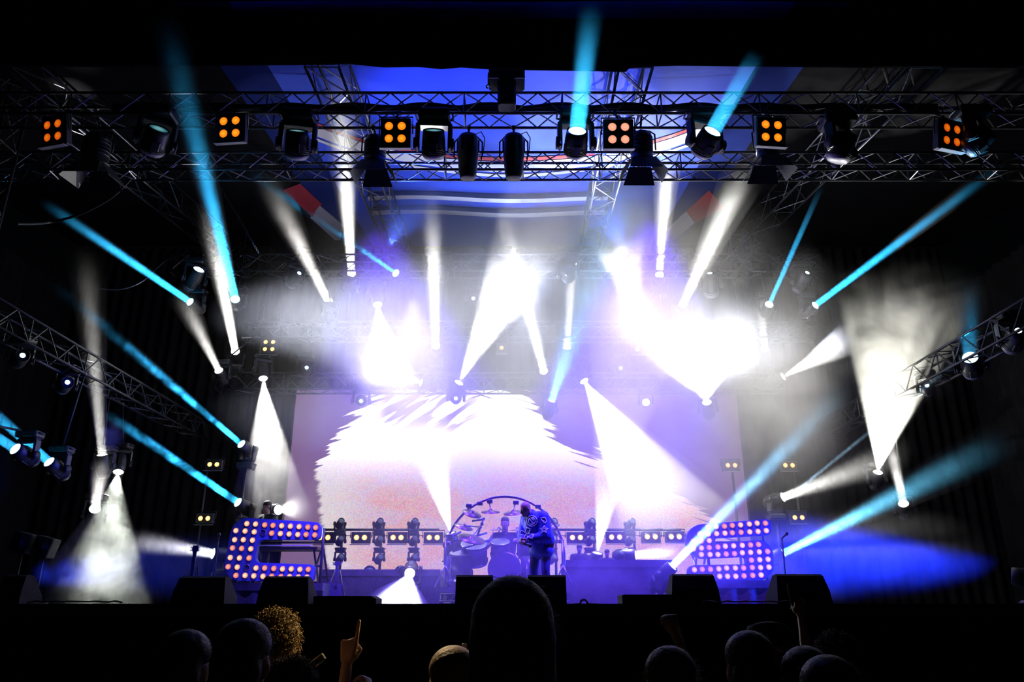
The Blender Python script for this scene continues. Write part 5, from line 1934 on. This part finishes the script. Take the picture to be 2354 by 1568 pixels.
GZ = V((0, 0, GROUND_Z))
big, P, J = crowd(1178, 1319, 1.85, 'person seen from behind with long straight dark hair, the biggest head', hair='long', drop=0.34, vox=0.010, wide=1.05, sleeves='long')
crowd(1040, 1486, 2.75, 'person with cropped fair hair lit along the left side, below the big head', hair='short', hair_mat='hair_fair', rz=-0.25, top='cloth_grey', strands=0,
      arms={'eR': (0.30, 0.20, 1.22), 'wR': (0.16, 0.40, 1.42), 'poseR': 'grip', 'palmR': (-1, -0.2, 0.1)})
crowd(636, 1399, 3.3, 'person with curly light brown hair rimmed in gold on the right', hair='curly', hair_mat='hair_gold', rz=0.3)
crowd(562, 1424, 2.5, 'dark haired person in front of the curly haired one', hair='short', wide=1.1)
crowd(428, 1449, 2.7, 'dark haired person at the left, barely out of the dark', hair='short', hair_mat='hair')
crowd(672, 1508, 3.0, 'person with dark frizzy hair holding up a white phone, low beside the curly head', hair='fuzzy', rz=-0.2,
      arms={'eR': (0.28, 0.26, 1.36), 'wR': (0.16, 0.42, 1.585), 'poseR': 'grip', 'palmR': (-0.8, 0.5, 0.2)})
p = at(716, 1530, 3.38)
ph = thing('phone', 'white phone tilted in a raised hand below the curly haired head', 'phone', p)
mb = MB()
mb.box((0, 0, 0), (0.125, 0.012, 0.030), 0, Quaternion((0, 1, 0), -0.63), 1, 0.004)
mb.build('case', 'white_plastic', ph)
mb = MB()
mb.box((0, -0.0075, 0), (0.11, 0.002, 0.022), 0, Quaternion((0, 1, 0), -0.63))
mb.build('glass', 'lens_dark', ph)
p = at(1066, 1497, 3.15)
ph = thing('phone', 'small white phone held beside the cropped fair head', 'phone', p)
mb = MB()
mb.box((0, 0, 0), (0.024, 0.012, 0.055), 0, Quaternion((0, 1, 0), 0.15), 1, 0.004)
mb.build('case', 'white_plastic', ph)
mb = MB()
mb.box((0, 0.0075, 0), (0.02, 0.002, 0.045), 0, Quaternion((0, 1, 0), 0.15))
mb.build('glass', 'lens_dark', ph)
# raised hand with a pointing finger: the owner stands below the frame
pw = at(797, 1528, 3.5)
k_ = 1.50 / 1.75
person('person with one arm raised and the index finger pointing up', (pw.x - 0.20, 3.35, GROUND_Z), 0.0, 1.50, 'short', vox=0.0048, smooth=1, hand=1.14,
       arms={'eR': (0.22, 0.12, 1.50), 'wR': ((0.20) / k_, 0.15 / k_, (pw.z - GROUND_Z) / k_), 'poseR': 'point', 'palmR': (0.15, 1, 0)})
# right half
pw = at(1556, 1462, 3.4)
person('person raising a fist at the right of the big head', (pw.x + 0.30, 3.25, GROUND_Z), 0.0, 1.50, 'short', vox=0.010,
       arms={'eL': (-0.20, 0.10, 1.42), 'wL': (-0.30 / k_, 0.15 / k_, (pw.z - GROUND_Z) / k_), 'poseL': 'fist', 'palmL': (-0.3, 1, 0)})
crowd(1540, 1487, 2.6, 'dark head low beneath the raised fist', hair='short')
crowd(1722, 1452, 2.75, 'dark haired person in front of the one in the cap', hair='short', wide=1.05)
crowd(1768, 1428, 3.2, 'person in a black cap, behind another dark head on the right', hair='cap')
crowd(1852, 1487, 2.7, 'dark head right of the person in the cap', hair='short')
crowd(1920, 1452, 3.6, 'person with tied dark hair further back on the right', hair='curly', hair_mat='hair')
crowd(1905, 1508, 2.3, 'dark head lowest in the right of the crowd', hair='short', wide=1.1)
pw = at(1843, 1420, 4.2)
person('person holding a phone high in one hand, a thin dark arm on the right', (pw.x + 0.12, 4.05, GROUND_Z), 0.0, 1.50, 'short', vox=0.010,
       arms={'eL': (-0.16, 0.10, 1.62), 'wL': (-0.12 / k_, 0.15 / k_, (pw.z - GROUND_Z) / k_), 'poseL': 'grip', 'palmL': (0.3, 1, 0)})
p = at(1830, 1372, 4.24)
ph = thing('phone', 'black phone held up against the right monitor wedge', 'phone', p)
mb = MB()
mb.box((0, 0, 0), (0.07, 0.010, 0.14), 0, Quaternion((0, 1, 0), -0.1), 1, 0.004)
mb.build('case', 'fixture', ph)
mb = MB()
mb.box((0, -0.006, 0), (0.062, 0.002, 0.125), 0, Quaternion((0, 1, 0), -0.1))
mb.build('glass', 'lens_dark', ph)

# --- the man in the blue jacket: bent forward, facing left and a little towards us
sp = at(1246, 1391, 12.0)
SJ = {'hip': (0, 0.00, 0.94), 'chest': (0.04, 0.12, 1.23), 'neck': (0.065, 0.205, 1.395), 'head': (0.085, 0.305, 1.475),
      'sR': (0.20, 0.13, 1.34), 'eR': (0.25, 0.16, 1.02), 'wR': (0.13, 0.34, 0.95), 'sL': (-0.16, 0.15, 1.34), 'eL': (-0.23, 0.17, 1.03), 'wL': (0.01, 0.36, 0.98),
      'hR': (0.095, 0, 0.92), 'kR': (0.12, 0.06, 0.50), 'aR': (0.12, -0.02, 0.09), 'hL': (-0.095, 0, 0.92), 'kL': (-0.11, 0.04, 0.50), 'aL': (-0.13, -0.05, 0.09),
      'poseR': 'grip', 'poseL': 'grip', 'palmR': (-1, 0, 0.3), 'palmL': (1, 0, 0.3)}
SRZ = math.radians(140)
sing, P, J = person('shaven headed man in a blue embroidered jacket bending forward at the front of the stage', (sp.x, 12.0, STAGE_Z), SRZ, 1.63, 'none', 'hair', 'cloth_black', 'trousers', 'skin',
                    joints=SJ, head_d=(0.32, 0.86, -0.45), vox=0.008, smooth=2, eyes=True, wide=1.05)
mb = MB()                                           # loose bomber jacket
mb.cap(J['hip'] + V((0, 0.02, -0.04)), J['chest'] - V((0, 0.01, 0)), 0.160, 0.185, 18)
mb.cap(J['hL'] + V((0, 0.01, -0.10)), J['hR'] + V((0, 0.01, -0.10)), 0.122, 0.122, 16)
mb.cap(J['chest'], J['neck'] - V((0, 0.03, 0.06)), 0.180, 0.10, 16)
for s in 'RL':
    mb.cap(J['hip'] + (J['s' + s] - J['chest']) * 0.5, J['chest'].lerp(J['s' + s], 0.55), 0.142, 0.145, 16)
    mb.cap(J['s' + s], J['e' + s], 0.098, 0.096, 14)
    mb.cap(J['e' + s], J['e' + s].lerp(J['w' + s], 0.85), 0.088, 0.058, 14)
mb.lathe([(0.09, -0.02), (0.10, 0.02), (0.085, 0.06)], 18, J['neck'] - V((0, 0.02, 0.02)), J['head'] - J['neck'])
jac = mb.fused('jacket', 'jacket', 0.012, sing, 3)
mb = MB()
mb.cap(J['wR'] + V((-0.03, 0.05, -0.02)), J['wR'] + V((-0.16, 0.03, -0.06)), 0.014, 0.020, 10)
mb.ell(J['wR'] + V((-0.18, 0.03, -0.065)), 0.030)
mic = thing('microphone', 'black hand microphone gripped by the man in the blue jacket', 'microphone', (sp.x, 12.0, STAGE_Z), SRZ)
mb.build('body', 'fixture', mic)
# embroidery: lines sewn onto the jacket where the cloth faces the audience
bpy.context.view_layer.update()
jm = sing.matrix_basis
bv = BVHTree.FromPolygons([jm @ v.co for v in jac.data.vertices], [tuple(p.vertices) for p in jac.data.polygons])
jinv = jm.inverted()


def sew(name, lines, rad=0.008):
    mb = MB()
    for ln in lines:
        run = []
        for (x0, y0), (x1, y1) in zip(ln, ln[1:]):
            n = max(2, int(math.hypot(x1 - x0, y1 - y0) / 2))
            for i in range(n):
                o = at(x0 + (x1 - x0) * i / n, y0 + (y1 - y0) * i / n, 10.8)
                hit = bv.ray_cast(o, ray(x0 + (x1 - x0) * i / n, y0 + (y1 - y0) * i / n).normalized(), 3.0)
                if hit[0] is not None:
                    run.append(jinv @ (hit[0] + hit[1] * 0.002))
                elif len(run) > 2:
                    mb.tube(run, rad, 5)
                    run = []
        if len(run) > 2:
            mb.tube(run, rad, 5)
    if mb.v:
        mb.build(name, 'emblem', sing)


def ring(cx, cy, r, n=20, a0=0, a1=2 * PI, e=1.0):
    return [(cx + r * math.cos(a0 + (a1 - a0) * i / n), cy + e * r * math.sin(a0 + (a1 - a0) * i / n)) for i in range(n + 1)]


sew('round_emblem', [ring(1223, 1198, 12), ring(1223, 1198, 8), [(1216, 1192), (1224, 1201), (1231, 1206)], [(1219, 1189), (1229, 1198)]])
cr = math.radians(18)
cross = []
for i in range(4):
    a = cr + i * PI / 2
    for r_, da in ((5, -PI / 4), (15.5, -0.32), (15.5, 0.32)):
        cross.append((1211 + r_ * math.cos(a + da), 1229 + r_ * math.sin(a + da) * 1.05))
cross.append(cross[0])
sew('cross_emblem', [cross, ring(1211, 1229, 2.5, 8)])
star = [(1251 + (9.5 if i % 2 == 0 else 4.0) * math.sin(i * PI / 5), 1218 - (9.5 if i % 2 == 0 else 4.0) * math.cos(i * PI / 5)) for i in range(11)]
sew('star_emblem', [star, ring(1251, 1218, 3, 8)])
sew('shoulder_emblem', [[(1243, 1192), (1252, 1190), (1257, 1198), (1252, 1204), (1243, 1192)], [(1246, 1197), (1254, 1199)]])
sew('sleeve_emblem', [[(1207, 1197), (1210, 1206), (1214, 1213)], [(1211, 1195), (1209, 1203)], [(1236, 1246), (1242, 1243)], [(1214, 1242), (1219, 1247)]], 0.006)

# --- drummer, keyboard player and the pair at the right
p = at(1161, 1197, 14.3)
hz = (p.z - DZ) / 1.0
person('drummer seated behind the cymbals, a dark shape against the screen', (p.x, 14.35, DZ - 0.30), PI, 1.72, 'short', 'hair', 'cloth_grey', 'cloth_black', 'skin_dark', eyes=True,
       joints={'hip': (0, -0.05, 0.82), 'chest': (0, -0.02, 1.10), 'neck': (0, 0.02, 1.30), 'head': (0, 0.05, 1.455), 'sR': (0.19, -0.02, 1.24), 'sL': (-0.19, -0.02, 1.24),
               'eR': (0.34, 0.08, 1.02), 'wR': (0.27, 0.34, 1.06), 'eL': (-0.34, 0.08, 1.02), 'wL': (-0.24, 0.34, 1.10),
               'hR': (0.10, -0.02, 0.80), 'kR': (0.20, 0.38, 0.76), 'aR': (0.21, 0.36, 0.40), 'hL': (-0.10, -0.02, 0.80), 'kL': (-0.20, 0.38, 0.76), 'aL': (-0.21, 0.36, 0.40), 'poseR': 'grip', 'poseL': 'grip'})
for s, lab in ((-1, 'drumstick in the hand of the drummer on the left'), (1, 'drumstick in the hand of the drummer on the right')):
    mb = MB()
    q = V((p.x + s * 0.25, 13.98, DZ + 0.76))
    mb.bar(q, q + V((-s * 0.06, -0.22, 0.26)), 0.009, 6, 0.006)
    tag(mb.build('drumstick', 'emblem'), lab, 'drumstick', None)
st = thing('drum_stool', 'round drum stool under the drummer', 'stool', (p.x, 14.40, DZ))
mb = MB()
mb.lathe([(0.17, 0.34), (0.18, 0.37), (0.17, 0.40)], 20)
mb.build('seat', 'cloth_black', st)
for k in range(3):
    mb = MB()
    mb.bar((0, 0, 0.34), (0.2 * math.cos(k * 2.1), 0.2 * math.sin(k * 2.1), 0), 0.014, 6)
    mb.build('leg', 'chrome', st)
p = at(617, 1151, 14.75)
zr = at(620, 1340, 13.0).z
person('keyboard player standing behind the left letter sign, head turned to the right', (p.x, 14.75, zr), PI - 0.5, (p.z - zr) / 1.005, 'short', 'hair', 'cloth_black', 'cloth_black', 'skin_dark', eyes=True, head_d=(0.35, 0.9, -0.2),
       arms={'eR': (0.25, 0.10, 1.12), 'wR': (0.18, 0.34, 1.08), 'eL': (-0.25, 0.10, 1.12), 'wL': (-0.18, 0.34, 1.08)})
for px, py, lab, hh in ((1330, 1253, 'hunched musician behind the right table, beside the drum hoop', 'short'), (1393, 1264, 'smaller hunched figure behind the right table', 'short')):
    p = at(px, py, 14.9)
    person(lab, (p.x, 14.9, STAGE_Z), PI, (p.z - STAGE_Z) / 0.945, hh, 'hair', 'cloth_black', 'cloth_black', 'skin_dark', eyes=True,
           joints={'chest': (0, 0.10, 1.22), 'neck': (0, 0.19, 1.40), 'head': (0, 0.26, 1.53), 'sR': (0.2, 0.12, 1.34), 'sL': (-0.2, 0.12, 1.34), 'eR': (0.27, 0.22, 1.10), 'wR': (0.15, 0.40, 1.05), 'eL': (-0.27, 0.22, 1.10), 'wL': (-0.15, 0.40, 1.05)},
           head_d=(0, 0.9, -0.35))

# ------------------------------------------------------------------ smoke hanging in the air
def smoke_body(loc, r, dens, label, nz=0.35, scale=0.5, radial=0.1, name='stage_haze', aniso=0.0):
    mb = MB()
    mb.ell((0, 0, 0), 1.0, None, 28, 18)
    o = mb.build(name, smoke_material('haze', dens, None, nz, scale, radial=(radial,), aniso=aniso))
    o.location = loc
    o.scale = r
    return tag(o, label, 'haze', None, 'stuff')


smoke_body((0.5, 14.0, 6.2), (6.6, 2.7, 4.4), 0.36, 'pale haze filling the middle of the stage under the roof', radial=0.2)
smoke_body((4.7, 14.6, 5.0), (3.4, 1.5, 2.7), 0.50, 'creamy haze between the screen and the big cone on the right', 0.5, 0.7)
smoke_body((0.6, 12.6, 2.1), (4.8, 1.2, 1.2), 0.22, 'violet haze lying low over the middle of the stage', 0.5, 0.9)
smoke_body((5.2, 13.2, 2.35), (3.0, 1.2, 0.95), 0.30, 'deep blue haze lying low on the right of the stage', 0.5, 0.9)
smoke_body((-5.6, 13.2, 2.1), (2.1, 1.0, 0.65), 0.16, 'deep blue haze lying low on the left of the stage', 0.5, 0.9)
puff(1205, 640, 15.0, 120, 95, 0.9, 0.7, 'bright smoke cloud at the end of the broad central beam', 0.9, 1.5)
puff(1425, 620, 15.6, 75, 80, 0.7, 0.7, 'bright smoke cloud right of the centre under the roof', 0.9, 1.7)
puff(1605, 835, 15.6, 150, 85, 1.0, 2.2, 'largest bright smoke cloud above the right of the screen', 0.9, 1.3)
puff(865, 830, 16.2, 95, 85, 0.8, 0.5, 'bright smoke cloud above the top left corner of the screen', 0.8, 1.5)
puff(2060, 800, 13.6, 180, 150, 1.1, 0.5, 'creamy smoke cloud filling the big cone on the right', 0.9, 1.0)
puff(250, 1000, 13.2, 36, 45, 0.35, 0.9, 'small curl of smoke on the tall faint beam at the left', 0.95, 3.5)
puff(215, 1310, 13.6, 140, 85, 0.8, 0.6, 'rolling green white smoke on the left edge of the stage', 0.95, 2.2)
puff(1640, 1290, 13.0, 190, 80, 0.8, 0.22, 'violet smoke in front of the right letter sign', 0.8, 1.2)
